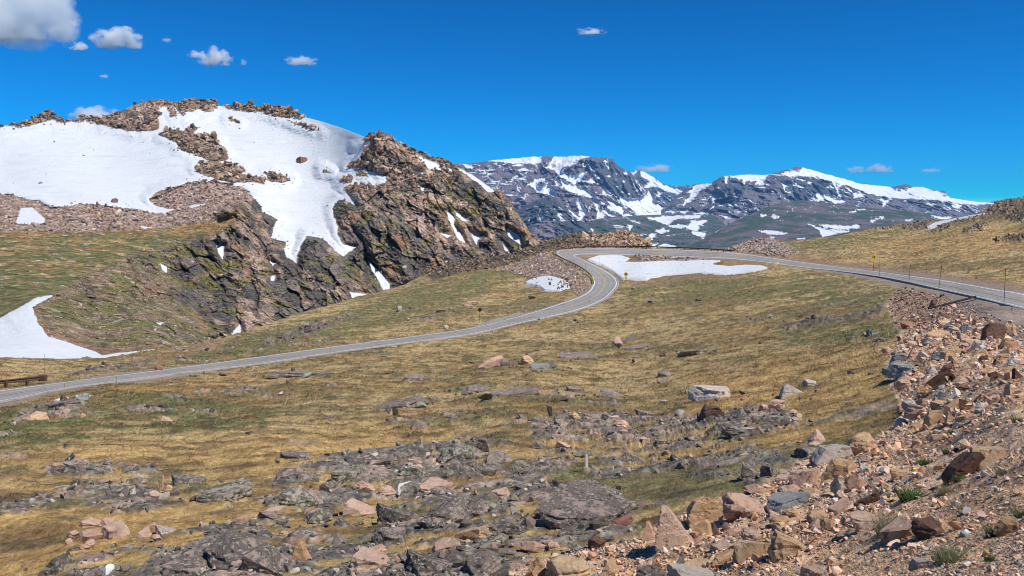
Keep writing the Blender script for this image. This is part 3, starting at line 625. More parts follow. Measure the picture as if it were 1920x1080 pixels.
# ------------------------------------------------------------------ the far range
def far_layer(name, contour, bottom, ctrl, polys, style, step=1.15, label=None):
    cf = curve(contour); bf = curve(bottom) if not isinstance(bottom, (int, float)) else (lambda x: np.full_like(x, float(bottom)))
    x0, x1 = contour[0][0], contour[-1][0]; xs = np.arange(x0, x1, step)
    top = cf(xs)[None]; bot = np.maximum(bf(xs)[None], top+6); hmax = (bot-top).max(); r = int(hmax/step)+2
    X = np.broadcast_to(xs, (r, len(xs))); Y = top+(bot-top)*np.linspace(0, 1, r)[:, None]
    ct = np.array(ctrl, float); tp = TPS(ct[:, :2], np.log(ct[:, 2]), 1e-3)
    D = np.exp(tp(X, Y)); P = ray(X, Y)*D[..., None]
    k = D.mean()/9000
    n1 = fbm(P, 60*k, 4, 401); n2 = fbm(P, 260*k, 4, 403); n3 = fbm(P, 1100*k, 3, 405)
    wx = X+4.2*n2+5.0*n1; wy = Y+3.0*fbm(P, 200*k, 4, 407)+3.6*fbm(P, 45*k, 4, 409)
    s = 1.0+sdfs(polys, wx, wy, 10) if polys else np.full(X.shape, -99.)
    edge = sstep(0, 8, Y-top)
    rocky, col, extra = style(X, Y, P, wx, wy, n1, n2, n3, k)
    stk = np.abs(fbm(P*np.array([1, .45, .22])+30*k*n2[..., None], 190*k, 4, 481)); zone = sstep(-.12, .18, n2+.5*n3)*rocky
    snow = (s > 0) | extra | ((stk < .022*zone) & (Y > top+2) & (Y < 415))
    Qd = P*np.array([1, .55, .32]); rg = fbm(Qd+60*k*n2[..., None], 420*k, 6, 411, .55, True); rg2 = fbm(Qd, 120*k, 4, 415, .55, True)
    f1, f2, cid = worley(Qd+20*k*n1[..., None], 150*k, 417)
    delta = k*rocky*(300*rg+110*rg2+75*(cid-.5))+k*(1-rocky)*(90*rg*.6+160*n3)
    sw = sstep(-2, 2.5, s)
    delta = delta*(1-.55*sw)*(.2+.8*edge)
    P = P*(1-delta/D)[..., None]
    P[..., 2] += (1-edge)*rocky*k*(14*n1+10*rg2)
    col = np.asarray(col)*np.array([.90, .95, 1.06]);  # distance haze put into the rock colour as a cooler tint
    sc = mixc((.78, .79, .81), (.64, .66, .70), sstep(0, .4, n1))
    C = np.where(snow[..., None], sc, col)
    back = []; H = P[0][:, :2]/np.linalg.norm(P[0][:, :2], axis=1)[:, None]
    for q0 in (100*k, 600*k, 1500*k):
        q = P[0].copy(); q[:, :2] += H*q0; q[:, 2] -= .3*q0; back.append(q)
    V = np.concatenate([np.array(back[::-1]), P]); C = np.concatenate([np.repeat(C[:1], 3, 0), C]); S = np.concatenate([np.repeat(snow[:1], 3, 0), snow])
    F = grid_faces(*V.shape[:2]); kk = S.ravel()[F].sum(1) >= 2
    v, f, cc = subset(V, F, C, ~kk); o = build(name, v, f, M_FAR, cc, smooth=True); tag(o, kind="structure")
    if kk.any():
        v, f, cc = subset(V, F, C, kk); o = build("snow", v, f, M_FARSNOW, cc, smooth=True); tag(o, label or "snow on the far mountains", "snow", kind="stuff")

def st_m1(X, Y, P, wx, wy, n1, n2, n3, k):
    blue = mask([(1100,300),(1160,300),(1215,362),(1230,385),(1160,375),(1120,345)], wx, wy, 6)
    c = mixc((.20, .15, .15), (.12, .105, .11), sstep(-.25, .25, n2+.5*n1)); c = mixc(c, (.28, .19, .16), sstep(.1, .4, n1+.4*n2)*.7)
    c = mixc(c, (.095, .10, .105), blue*.8); c = mixc(c, (.11, .115, .075), sstep(.1, .3, n2)*sstep(340, 400, Y)*.5)
    flat = mask([(860,310),(1010,300),(1030,340),(990,345),(900,350)], X, Y, 10)
    spk = fbm(P*np.array([.35, .6, 1.6]), 70, 3, 421)
    ex = (spk+.15*n2 > .33-.04*flat) & (Y < 400)
    return 1-.45*flat, c, ex
def st_m0(X, Y, P, wx, wy, n1, n2, n3, k):
    c = mixc((.085, .09, .10), (.13, .12, .13), sstep(-.2, .2, n1)); return np.ones_like(X), c, fbm(P, 150, 3, 431) > .38
def st_m2(X, Y, P, wx, wy, n1, n2, n3, k):
    cl = mask([[(1497,330),(1560,335),(1590,360),(1570,375),(1500,375),(1480,350)],[(1345,345),(1400,345),(1380,390),(1330,395)]], wx, wy, 6)
    scr = mask([(1405,370),(1385,385),(1340,430),(1330,440),(1350,440),(1375,415),(1395,390)], wx, wy, 2)
    c = mixc((.19, .15, .15), (.12, .11, .105), sstep(-.25, .25, n2+.5*n1)); c = mixc(c, (.25, .165, .15), sstep(.0, .3, n1)*.6*sstep(1290, 1320, X)*(X < 1400))
    c = mixc(c, (.075, .08, .085), cl*.75); c = mixc(c, (.25, .22, .21), scr); c = mixc(c, (.28, .12, .11), mask([(1483,320),(1495,313),(1505,315),(1500,320)], X, Y, 2))  # cliff tint; shadow on the right-hand cliff is put into its dark colour
    spk = fbm(P*np.array([.3, .6, 1.8]), 90, 3, 441); top = sstep(392, 340, Y)
    ex = spk+.12*n2 > .40-.13*top-.08*mask([(1640,350),(1780,370),(1760,385),(1650,372)], X, Y, 8)
    return np.clip(.55+.45*cl+.2, 0, 1), c, ex
def st_f1(X, Y, P, wx, wy, n1, n2, n3, k):
    c = mixc((.075, .095, .055), (.19, .145, .135), sstep(-.1, .25, n2+.8*n1)); c = mixc(c, (.07, .075, .075), sstep(.05, .25, n1)*.8)
    lake = mask([(1300,434),(1326,433),(1322,438),(1305,438)], X, Y, 1); c = mixc(c, (.16, .30, .30), lake)
    return np.full_like(X, .55), c, fbm(P*np.array([.4, .6, 1.4]), 80, 3, 451)+.15*n2 > .36
def st_f2(X, Y, P, wx, wy, n1, n2, n3, k):
    c = mixc((.07, .09, .045), (.17, .125, .11), sstep(-.15, .2, n2+.5*n3+.3*n1)); c = mixc(c, (.20, .15, .135), sstep(.25, .4, n2+.3*n1)*.7)
    return np.full_like(X, .22), c, fbm(P*np.array([.25, .5, 2.0]), 80, 3, 461) > .56
def st_f0(X, Y, P, wx, wy, n1, n2, n3, k):
    c = mixc((.11, .11, .105), (.075, .08, .085), sstep(-.2, .2, n1)); c = mixc(c, (.30, .21, .19), mask([(1010,405),(1030,410),(1050,470),(990,470),(1000,430)], wx, wy, 4)*.8); c = mixc(c, (.10, .12, .06), sstep(.1, .3, n2)*.5)
    return np.ones_like(X), c, fbm(P, 60, 3, 471) > .5

P_M1 = [[(917,302),(957,298),(997,295),(1013,295),(1015,305),(1000,307),(977,306),(958,305),(935,303)],[(1041,296),(1057,295),(1075,294),(1103,293),(1087,298),(1072,307),(1052,315),(1052,322),(1065,330),(1077,328),(1097,324),(1092,335),(1078,345),(1068,338),(1053,332),(1042,320),(1028,312),(1030,305)],
[(1053,335),(1065,342),(1087,352),(1117,367),(1107,370),(1083,363),(1063,355),(1055,347)],[(990,347),(1002,337),(1023,331),(1028,337),(1012,339),(1005,345),(1015,352),(1026,343),(1031,352),(1040,360),(1044,369),(1033,366),(1020,363),(1010,360),(1001,351)],
[(1084,368),(1089,380),(1099,392),(1096,403),(1090,412),(1086,403),(1087,393),(1083,383)],[(1110,375),(1123,377),(1126,395),(1138,408),(1117,410),(1122,397),(1116,383)],[(1132,387),(1142,397),(1170,407),(1150,407),(1131,397)],[(1124,345),(1143,365),(1131,362)],
[(1132,369),(1170,387),(1172,401),(1150,388)],[(870,308),(887,311),(889,318),(875,312)],[(1163,368),(1178,373),(1197,372),(1207,370),(1217,360),(1222,362),(1223,377),(1227,385),(1240,383),(1238,393),(1217,398),(1200,398),(1183,392),(1168,380)],[(1145,383),(1195,405),(1175,406),(1138,388)],
[(1115,320),(1128,335),(1119,326)],[(1095,305),(1104,301),(1103,305),(1097,309)],[(1190,395),(1250,396),(1262,402),(1230,406),(1195,403)],[(1238,385),(1250,388),(1258,398),(1235,398)],[(1040,340),(1050,345),(1046,348)],[(962,378),(975,373),(970,380)]]
P_M0 = [[(1200,322),(1213,327),(1223,334),(1243,347),(1260,356),(1283,357),(1272,364),(1250,356),(1227,348),(1207,351),(1200,353),(1216,342),(1219,338),(1203,331)],[(1184,326),(1193,321),(1188,329)],[(1236,357),(1243,360),(1236,369),(1233,364)]]
P_M2 = [[(1366,331),(1400,327),(1440,327),(1434,336),(1432,347),(1418,345),(1423,338),(1405,336),(1397,343),(1393,336)],[(1359,331),(1366,331),(1367,340),(1362,344)],
[(1505,314),(1533,322),(1567,331),(1600,341),(1620,346),(1645,349),(1668,350),(1671,367),(1650,367),(1617,358),(1583,346),(1558,338),(1538,333),(1510,330),(1483,330),(1467,326),(1483,322),(1500,321)],
[(1560,337),(1566,338),(1576,362),(1579,372),(1573,367),(1567,350)],[(1570,342),(1580,345),(1573,356)],[(1527,363),(1558,368),(1584,378),(1567,382),(1550,372),(1537,373)],[(1469,344),(1480,342),(1474,350),(1478,357),(1488,354),(1483,360),(1472,359)],
[(1587,352),(1600,357),(1622,365),(1603,371),(1600,362)],[(1640,349),(1668,351),(1680,357),(1700,356),(1722,351),(1745,357),(1768,364),(1782,372),(1810,376),(1870,382),(1820,383),(1790,380),(1760,374),(1720,372),(1700,371),(1670,370),(1640,362)],
[(1643,372),(1673,372),(1662,380),(1655,387),(1657,378)],[(1732,378),(1755,382),(1745,385)],[(1785,382),(1806,382),(1798,391),(1787,388)],[(1767,378),(1781,387),(1782,393)],[(1303,348),(1333,345),(1310,358),(1295,367),(1297,359)],[(1315,355),(1300,372),(1281,386),(1286,376)],
[(1338,371),(1350,363),(1342,374)],[(1377,367),(1388,359),(1382,369)],[(1316,374),(1335,366),(1325,375)],[(1277,397),(1296,389),(1285,400)],[(1300,400),(1325,396),(1340,386),(1325,400)],[(1250,395),(1262,390),(1275,394),(1262,400)]]
P_F1 = [[(1215,410),(1242,407),(1280,405),(1283,408),(1265,412),(1250,422),(1237,415)],[(1228,432),(1243,428),(1254,432),(1238,438)],[(1212,448),(1223,438),(1234,442),(1220,448)],[(1288,427),(1297,415),(1325,413),(1312,423),(1307,432)],[(1297,434),(1323,438),(1320,445),(1300,439)],[(1219,458),(1232,457),(1231,464)],[(1236,463),(1250,456),(1268,462),(1255,466)],[(1177,422),(1185,423),(1181,430)],[(1160,440),(1167,433),(1169,439)],[(1255,424),(1275,421),(1290,424),(1280,427)],[(1283,400),(1300,404),(1318,400),(1310,408),(1285,410)]]
P_F2 = [[(1425,433),(1447,432),(1478,437.5),(1463,439.5),(1430,436)],[(1447,407),(1453,403.5),(1460,406),(1453,409)],[(1517,420),(1538,427),(1550,432),(1571,437),(1542,444),(1538,433)],[(1537,421.5),(1560,423),(1590,425),(1610,422),(1611,427),(1583,429),(1550,426)],[(1558,430),(1592,433),(1575,437)],[(1604,393),(1621,392.5),(1612,394.5)],[(1746,405),(1783,409),(1767,410.5)],[(1426,403),(1436,403),(1430,405.5)],[(1440,447),(1452,445),(1448,449)],[(1495,448),(1508,447),(1505,450)],[(1632,414),(1640,413),(1637,416)],[(1642,410),(1648,410),(1646,412)],[(1650,407),(1657,407),(1653,409)],[(1700,412),(1709,412),(1705,413.5)],[(1594,396),(1606,397),(1600,398)],[(1340,430),(1354,419),(1358,419),(1345,432),(1336,436)]]
far_layer("mountain", [(1150,335),(1183,325),(1188,322),(1193,320),(1200,320.5),(1213,326),(1223,331),(1233,338),(1245,346),(1260,349),(1268,351),(1282,349),(1293,348),(1300,353),(1340,356)], 410, [(1150,335,13000),(1200,320,13000),(1260,350,13500),(1340,356,13500),(1150,410,11000),(1340,410,11000),(1220,370,12000)], P_M0, st_m0, .8, "snow on the jagged peak behind the saddle")
far_layer("mountain", [(700,345),(800,320),(850,309),(890,306),(912,302.5),(933,300),(980,296.7),(997,294),(1017,294),(1050,295),(1075,293),(1105,293.5),(1125,296),(1150,298.7),(1152.5,305),(1155,308),(1167,317),(1182,324),(1192,333),(1203,347),(1217,360),(1227,380),(1242,390),(1300,402),(1340,410)], 470, [(700,345,9800),(850,309,9600),(1000,294,9500),(1105,293,9200),(1152,299,9300),(1203,347,9400),(1242,390,9600),(1300,402,9400),(1340,410,9200),(1030,312,9300),(1060,350,8700),(950,350,8800),(1130,360,8700),(1190,395,8600),(700,470,7200),(900,470,7200),(1050,410,7900),(1150,410,7900),(1100,470,7000),(1340,470,7200),(1230,395,8900)], P_M1, st_m1, 1.1, "snow on the flat-topped mountain across the valley")
far_layer("mountain", [(1215,415),(1240,394),(1262,373),(1280,360),(1297,348.5),(1303,344.7),(1317,345),(1332,345),(1338,340),(1353,331.7),(1362,330),(1383,330),(1398,328),(1420,328.5),(1440,328),(1453,325),(1467,321),(1483,316.7),(1495,313),(1507,315),(1533,322.5),(1567,331.7),(1600,341),(1619,347),(1622,344.5),(1638,347.5),(1667,351),(1678,351),(1687,348),(1697,346),(1707,348),(1713,351),(1722,349.7),(1733,351.7),(1747,356.7),(1760,358),(1772,358),(1776,364),(1783,371.7),(1808,376),(1833,379),(1870,382),(1900,384),(2060,394),(2320,400)], 470, [(1215,415,9200),(1297,348,9800),(1362,330,9600),(1440,328,9800),(1495,313,10200),(1567,331,10300),(1667,351,10500),(1776,364,10400),(1870,382,10600),(2320,400,10500),(1330,400,8600),(1380,380,8900),(1450,360,9200),(1530,375,9300),(1620,380,9500),(1740,385,9700),(1300,470,7400),(1500,470,7600),(1800,470,8000),(2320,470,8000),(1270,420,8200)], P_M2, st_m2, 1.2, "snow on the broad rounded mountain at right")
far_layer("hill", [(1845,386),(1857,378.5),(1870,377),(1887,373),(1900,375),(1925,377),(1960,384),(2000,390)], 410, [(1845,386,15000),(1887,373,15000),(2000,390,15000),(1845,410,14500),(2000,410,14500)], [], lambda X, Y, P, wx, wy, n1, n2, n3, k: (np.full_like(X, .6), mixc((.2, .14, .13), (.14, .12, .12), sstep(-.2, .2, n1)), np.zeros(X.shape, bool)), 1.2)
far_layer("hill", [(1020,478),(1060,452),(1090,432),(1108,418),(1130,410),(1160,406),(1190,404.5),(1210,404),(1230,403),(1260,403),(1300,404),(1330,403),(1345,408),(1370,430),(1400,455)], 480, [(1020,478,6400),(1108,418,7000),(1190,405,7600),(1260,403,8300),(1330,403,8300),(1400,455,6600),(1050,480,6000),(1200,480,5900),(1400,480,6000),(1180,435,6700),(1280,430,7000)], P_F1, st_f1, 1.0, "scattered snow patches in the cirque valley")
far_layer("hill", [(1190,500),(1250,478),(1290,462),(1320,448),(1350,430),(1367,420),(1400,405),(1420,396),(1443,386),(1470,379.5),(1497,375.5),(1523,377),(1567,382),(1600,386),(1633,391),(1670,393),(1717,398),(1750,402),(1792,406),(1900,414),(2320,420)], [(1190,520),(2320,480)], [(1190,500,5500),(1320,448,6000),(1400,405,6700),(1497,375,7400),(1600,386,7300),(1792,406,7000),(2320,420,6600),(1190,520,5300),(1400,490,5000),(1800,485,4800),(2320,480,4700),(1400,440,5900),(1500,420,6100),(1600,430,5700),(1700,420,6000)], P_F2, st_f2, 1.2, "long snow patches on the dark green hill")
far_layer("hill", [(850,455),(900,432),(940,410),(975,392),(1008,375),(1030,368),(1042,373),(1055,387),(1072,398),(1093,415),(1112,430),(1128,445),(1145,460),(1170,480)], 500, [(850,455,6600),(975,392,6900),(1030,368,7000),(1093,415,6600),(1170,480,6200),(850,500,5600),(1000,500,5500),(1170,500,5600),(1020,430,6200)], [[(1013,388),(1017,407),(1023,408),(1015,415),(1011,403)],[(1001,358),(1006,365),(1003,370)],[(1067,396),(1076,401),(1094,416),(1082,410)],[(1110,429),(1128,444),(1118,440)]], st_f0, .9, "gully snow on the dark rocky spur")

# ------------------------------------------------------------------ clouds
def cloud_mat(dens, cov, ns, grey, seed):
    m = bpy.data.materials.new("cloud vapour"); grey = 1.0; dens = dens*.22; cov = cov+.06; m.use_nodes = True; nt = m.node_tree; nt.nodes.remove(nt.nodes["Principled BSDF"])
    tc = nd(nt, "ShaderNodeTexCoord").outputs["Object"]
    mp = nd(nt, "ShaderNodeMapping"); mp.inputs["Location"].default_value = (seed*3.1, seed*1.7, 0); mp.inputs["Scale"].default_value = (1, 1, .7); nt.links.new(tc, mp.inputs[0])
    n = noise_node(nt, ns, 6, .6, mp.outputs[0])
    ln = nd(nt, "ShaderNodeVectorMath", operation='LENGTH'); nt.links.new(tc, ln.inputs[0])
    # soft envelope minus radius, flat at the base
    def M(op, a, b=None):
        q = nd(nt, "ShaderNodeMath", operation=op)
        for i, v in enumerate((a, b)):
            if v is None: continue
            if isinstance(v, (int, float)): q.inputs[i].default_value = v
            else: nt.links.new(v, q.inputs[i])
        return q.outputs[0]
    e = M('MULTIPLY', M('SUBTRACT', 1.0, ln.outputs["Value"]), 1.0)
    sp = nd(nt, "ShaderNodeSeparateXYZ"); nt.links.new(tc, sp.inputs[0])
    base = M('MULTIPLY', M('ADD', sp.outputs[2], .45), 5.0)
    e = M('MINIMUM', e, base)
    v = M('ADD', e, M('MULTIPLY', M('SUBTRACT', n.outputs["Fac"], .5), 3.1)); v = M('SUBTRACT', v, cov)
    q = nd(nt, "ShaderNodeMath", operation='MULTIPLY', use_clamp=True); nt.links.new(v, q.inputs[0]); q.inputs[1].default_value = 6
    pv = nd(nt, "ShaderNodeVolumePrincipled"); pv.inputs["Color"].default_value = (grey, grey, grey, 1); pv.inputs["Anisotropy"].default_value = .0
    nt.links.new(M('MULTIPLY', q.outputs[0], dens), pv.inputs["Density"]); nt.links.new(pv.outputs[0], nt.nodes["Material Output"].inputs["Volume"])
    return m
CL = [(22,36,216,150,7000,.12,1.7,.98,14,"large grey-bottomed cumulus cloud filling the upper left corner"),
(218,76,88,44,8000,.2,1.9,.98,14,"puffy white cloud right of the big corner cloud"),(403,111,58,40,8500,.25,2,.97,12,"small bright cloud with a wispy tail above the snowy summit"),
(370,104,34,17,8500,.3,2.2,.97,8,"faint wisp at the left end of the small bright cloud"),(565,116,58,22,9000,.35,2.2,.97,7,"small arched wisp of cloud above the snowy ridge"),
(150,89,34,18,7600,.28,2,.97,9,"little puff at the lower right of the corner cloud"),(138,43,20,20,7600,.3,2,.97,6,"tiny puff just right of the corner cloud"),
(195,144,18,9,9000,.36,2,.97,5,"tiny faint cloud low above the left ridge"),(312,76,17,11,9000,.32,2,.97,4,"tiny faint wisp between the puffy and the bright cloud"),
(1110,60,56,15,9500,.34,2.4,.97,4,"lone thin cloud high in the clear sky over the far range"),(180,222,84,40,12500,.2,1.8,.96,12,"pale cloud peeping over the left rocky ridge"),
(1232,317,76,18,25000,.28,2,.97,4,"thin pale cloud over the saddle beside the jagged peak"),(1605,319,34,17,25000,.28,2,.96,3.5,"small low cloud left of a twin above the right range"),
(1650,317,48,19,25000,.26,2,.96,4.5,"brighter low puff above the right range"),(1745,320,40,10,25000,.3,2,.95,2.5,"faint flat low cloud rightmost in the sky"),(456,118,14,15,9000,.33,2,.97,3,"barely visible wisp right of the small bright cloud")]
def clouds():
    for i, (x, y, w_, h_, d, cov, ns, gr, dn, lab) in enumerate(CL):
        bm = bmesh.new(); bmesh.ops.create_icosphere(bm, subdivisions=3, radius=1); me = bpy.data.meshes.new("cloud"); bm.to_mesh(me); bm.free()
        sx = w_/2/FPX*d; sz = h_/2/FPX*d; sy = max(sz, sx*.6)
        me.materials.append(cloud_mat(dn/max(sz, 1)/1.2, cov, ns, gr, i+1))
        o = bpy.data.objects.new("cloud", me); COL.objects.link(o); o.location = ray(x, y)*d; o.scale = (sx*1.25, sy, sz*1.35)
        tag(o, lab, "cloud")
clouds()
# ------------------------------------------------------------------ rock materials
def rock_mat(name, c1, c2, c3, lich, la, dark=.5, ls=11, rough=.92, pale=None):
    m, nt, b = new_mat(name); b.inputs["Roughness"].default_value = rough
    geo = nd(nt, "ShaderNodeNewGeometry").outputs["Position"]; rnd = nd(nt, "ShaderNodeObjectInfo").outputs["Random"]
    r0 = ramp(nt, rnd, [(0, c1), (.45, c2), (1, c3)])
    n1 = noise_node(nt, 2.2, 5, .6, geo); r1 = ramp(nt, n1.outputs["Fac"], [(.38, c1), (.62, c2)])
    c = mix(nt, r0.outputs[0], r1.outputs[0], .5)
    n2 = noise_node(nt, 6, 8, .78, geo); r2 = ramp(nt, n2.outputs["Fac"], [(.35, (1-dark,)*3), (.52, (1, 1, 1)), (.75, (1.25, 1.2, 1.15))])
    c = mix(nt, c, r2.outputs[0], 1.0, 'MULTIPLY')
    n3 = noise_node(nt, ls, 4, .6, geo); k = ramp(nt, n3.outputs["Fac"], [(.60-la, (0, 0, 0)), (.66-la, (1, 1, 1))])
    c = mix(nt, c, lich, k.outputs[0])
    if pale:
        n5 = noise_node(nt, 3.2, 8, .75, geo); k5 = ramp(nt, n5.outputs["Fac"], [(.52, (0, 0, 0)), (.58, (1, 1, 1))]); c = mix(nt, c, pale, k5.outputs[0])
    n4 = noise_node(nt, ls*.45, 5, .65, geo); k4 = ramp(nt, n4.outputs["Fac"], [(.60, (0, 0, 0)), (.66, (1, 1, 1))])
    c = mix(nt, c, tuple(v*.45 for v in c1), k4.outputs[0])
    nt.links.new(c, b.inputs["Base Color"])
    bn = noise_node(nt, 7, 10, .8, geo); bump(nt, b, bn.outputs["Fac"], 1.0, .07)
    return m
RM = {'D': rock_mat("lichened gneiss", (.125, .105, .092), (.22, .18, .152), (.32, .235, .19), (.46, .42, .345), .04, ls=20, pale=(.42, .32, .27)),
 'L': rock_mat("pale lichen rock", (.15, .125, .105), (.22, .19, .15), (.17, .13, .11), (.38, .38, .27), .08, ls=12, pale=(.44, .38, .31)),
 'P': rock_mat("pink granite", (.56, .345, .25), (.68, .48, .36), (.60, .34, .23), (.70, .58, .48), -.03, .3),
 'O': rock_mat("tan oxidised granite", (.60, .365, .19), (.68, .48, .30), (.62, .36, .19), (.70, .56, .42), -.02, .3),
 'W': rock_mat("pale quartz rock", (.48, .40, .34), (.62, .54, .46), (.50, .43, .38), (.68, .62, .56), -.02, .25),
 'G': rock_mat("blue grey gneiss", (.22, .23, .23), (.36, .365, .35), (.29, .28, .25), (.45, .44, .40), -.03, .3),
 'B': rock_mat("dark brown stained rock", (.15, .085, .062), (.22, .125, .085), (.19, .115, .09), (.33, .21, .15), -.04, .35),
 'R': rock_mat("red stained rock", (.33, .15, .11), (.42, .21, .16), (.36, .18, .14), (.50, .33, .27), -.04, .3)}

def rock_template(seed, kind):
    r_ = np.random.default_rng(seed)
    bm = bmesh.new(); bmesh.ops.create_icosphere(bm, subdivisions=5 if kind != 'r' else 4, radius=1)
    V = np.array([v.co[:] for v in bm.verts]); F = np.array([[v.index for v in f.verts] for f in bm.faces]); bm.free()
    n = {'b': 11, 's': 9, 'r': 22, 'w': 8}[kind]
    N = r_.normal(size=(n, 3)); N /= np.linalg.norm(N, axis=1)[:, None]
    off = r_.uniform(.42, .78, n) if kind != 'r' else r_.uniform(.72, .92, n)
    if kind == 's':
        N = np.vstack([N, [[r_.uniform(-.3, .3), r_.uniform(-.25, .1), 1], [0, .02, -1], [.9, .3, .1], [-.8, .5, .15], [.2, -.95, .1]]]); N /= np.linalg.norm(N, axis=1)[:, None]; off = np.concatenate([off+.1, [.28, .3, .75, .75, .7]])
    if kind == 'w':
        N = np.vstack([N, [[.75, -.1, .65], [-.95, .1, .2], [.1, -.9, .35], [0, 0, -1]]]); N /= np.linalg.norm(N, axis=1)[:, None]; off = np.concatenate([off+.15, [.32, .35, .45, .5]])
    if kind == 'b':
        g = np.array([r_.uniform(-.6, .6), r_.uniform(-.6, .3), 1]); g /= np.linalg.norm(g); h = np.cross(g, r_.normal(size=3)); h /= np.linalg.norm(h); N = np.vstack([N, [g, -g, h, -h+.3*g]]); N /= np.linalg.norm(N, axis=1)[:, None]; off = np.concatenate([off, r_.uniform(.38, .5, 2), r_.uniform(.5, .7, 2)])
    for _ in range(4):
        for a, o in zip(N, off):
            t = V@a-o; V = V-np.maximum(t, 0)[:, None]*a
    V = V+.085*fbm(V+seed*7.7, .6, 3, seed)[:, None]*V+.03*fbm(V+seed*2.7, .16, 4, seed+4, .6, True)[:, None]*V
    # stepped breaks and cracks
    st = fbm(V*np.array([.5, .5, 2.2])+seed*3.1, .5, 3, seed+50); V = V*(1-.07*sstep(.04, .08, st)-.05*sstep(.26, .30, st))[:, None]
    V = V-.012*sstep(.03, 0, np.abs(fbm(V+seed, .7, 3, seed+9)))[:, None]*V*2
    V -= (V.max(0)+V.min(0))/2; V /= (V.max(0)-V.min(0)); V[:, 2] += .5
    me = build("rock", V, F, RM['D'], smooth=False, link=False); d = me.data; bpy.data.objects.remove(me); return d
TPL = {k: [rock_template(100+i*7+ord(k), k) for i in range(n)] for k, n in (('b', 7), ('s', 6), ('r', 4), ('w', 4))}

def hero_template(outline, depth, lean, seed):
    """rock whose front reads as the given outline (x right, z up), with real depth"""
    o = np.array(outline, float); o[:, 1] = -o[:, 1]; c = (o.max(0)+o.min(0))/2; o = (o-c)/(o.max(0)-o.min(0)).max()
    pts = [(x, -depth/2+.08*math.sin(7*i), z) for i, (x, z) in enumerate(o)]+[(x*.8+lean, depth/2, z*.75-.04) for x, z in o]
    bm = bmesh.new(); [bm.verts.new(p) for p in pts]; bmesh.ops.convex_hull(bm, input=bm.verts); bmesh.ops.recalc_face_normals(bm, faces=bm.faces)
    N = np.array([f.normal[:] for f in bm.faces]); off = np.array([f.normal.dot(f.verts[0].co) for f in bm.faces]); bm.free()
    bm = bmesh.new(); bmesh.ops.create_icosphere(bm, subdivisions=5, radius=1); V = np.array([v.co[:] for v in bm.verts]); F = np.array([[v.index for v in f.verts] for f in bm.faces]); bm.free()
    # shrink each direction onto the hull
    t = np.min(np.where(V@N.T > 1e-3, off/np.maximum(V@N.T, 1e-3), 9), 1); V = V*t[:, None]
    V = V*(1+.05*fbm(V+seed, .35, 4, seed)+.03*fbm(V+seed, .1, 4, seed+3, .6, True)-.05*sstep(.06, .1, fbm(V*np.array([.6, .6, 2])+seed, .3, 3, seed+7)))[:, None]
    V -= (V.max(0)+V.min(0))/2; e = V.max(0)-V.min(0); V /= e; V[:, 2] += .5
    me = build("rock", V, F, RM['D'], smooth=False, link=False); d = me.data; bpy.data.objects.remove(me); return d
HERO = {"tall pointed": hero_template([(842,700),(852,690),(885,705),(1062,905),(1000,955),(900,978),(825,962),(803,880),(832,770)], .5, .15, 3),
 "large dark purplish": hero_template([(1008,500),(1020,556),(1070,556),(1185,478),(1207,440),(1212,390),(1160,360),(1130,385),(1050,440)], .45, .1, 5),
 "large square rust": hero_template([(1598,420),(1618,300),(1655,258),(1752,266),(1757,350),(1690,432),(1640,430)], .7, .1, 7),
 "big pale flat-topped": hero_template([(260,430),(320,365),(440,355),(480,410),(470,440),(330,462),(275,450)], .8, .1, 9),
 "big rounded tan": hero_template([(990,720),(1030,660),(1095,640),(1180,670),(1215,710),(1160,780),(1080,790),(1000,830)], .7, .05, 11),
 "pale pinkish white": hero_template([(75,65),(95,15),(110,2),(210,50),(205,60),(150,72),(100,78)], .7, .1, 13),
 "dark angular wedge": hero_template([(598,450),(600,385),(640,350),(700,370),(770,425),(740,445),(640,458)], .6, .1, 15),
 "large yellowish tan": hero_template([(1285,520),(1300,480),(1390,452),(1440,470),(1420,510),(1300,545)], .7, .1, 17)}

def place_rock(name, x, y, w_, h_, typ, kind, label, cat, group=None, G=None, idx=None, tilt=9):
    flat = typ in 'DL' and G is None
    if flat: h_ *= .84
    G = G or GG
    P, c, f = look(G, [x], [y-.16*h_]); P = P[0]; d = P[1]
    k = d/FPX; W = w_*k*1.08; H = h_*k*1.30
    me = random.choice(TPL[kind]) if idx is None else TPL[kind][idx % len(TPL[kind])]
    o = bpy.data.objects.new(name, me); COL.objects.link(o)
    o.material_slots[0].link = 'OBJECT'; o.material_slots[0].material = RM[typ]
    turn = random.choice((0, math.pi)) if kind != 'r' else random.choice((0, math.pi/2, math.pi, -math.pi/2))
    o.rotation_euler = (R(random.uniform(-tilt, tilt)), R(random.uniform(-tilt, tilt)), turn+R(random.uniform(-14, 14)))
    for hk, hm in HERO.items():
        if label.startswith(hk): o.data = hm; o.material_slots[0].link = 'OBJECT'; o.material_slots[0].material = RM[typ]; o.rotation_euler = (0, 0, R(6)); H *= .92
    dep = W*random.uniform(.65, .95) if kind != 'w' else W*.7
    o.scale = (W, min(dep, H*3.2+.2), H)
    o.location = (P[0], P[1]+dep*.25, P[2]-H*(.44 if flat else .36))
    tag(o, label, cat, group); return o

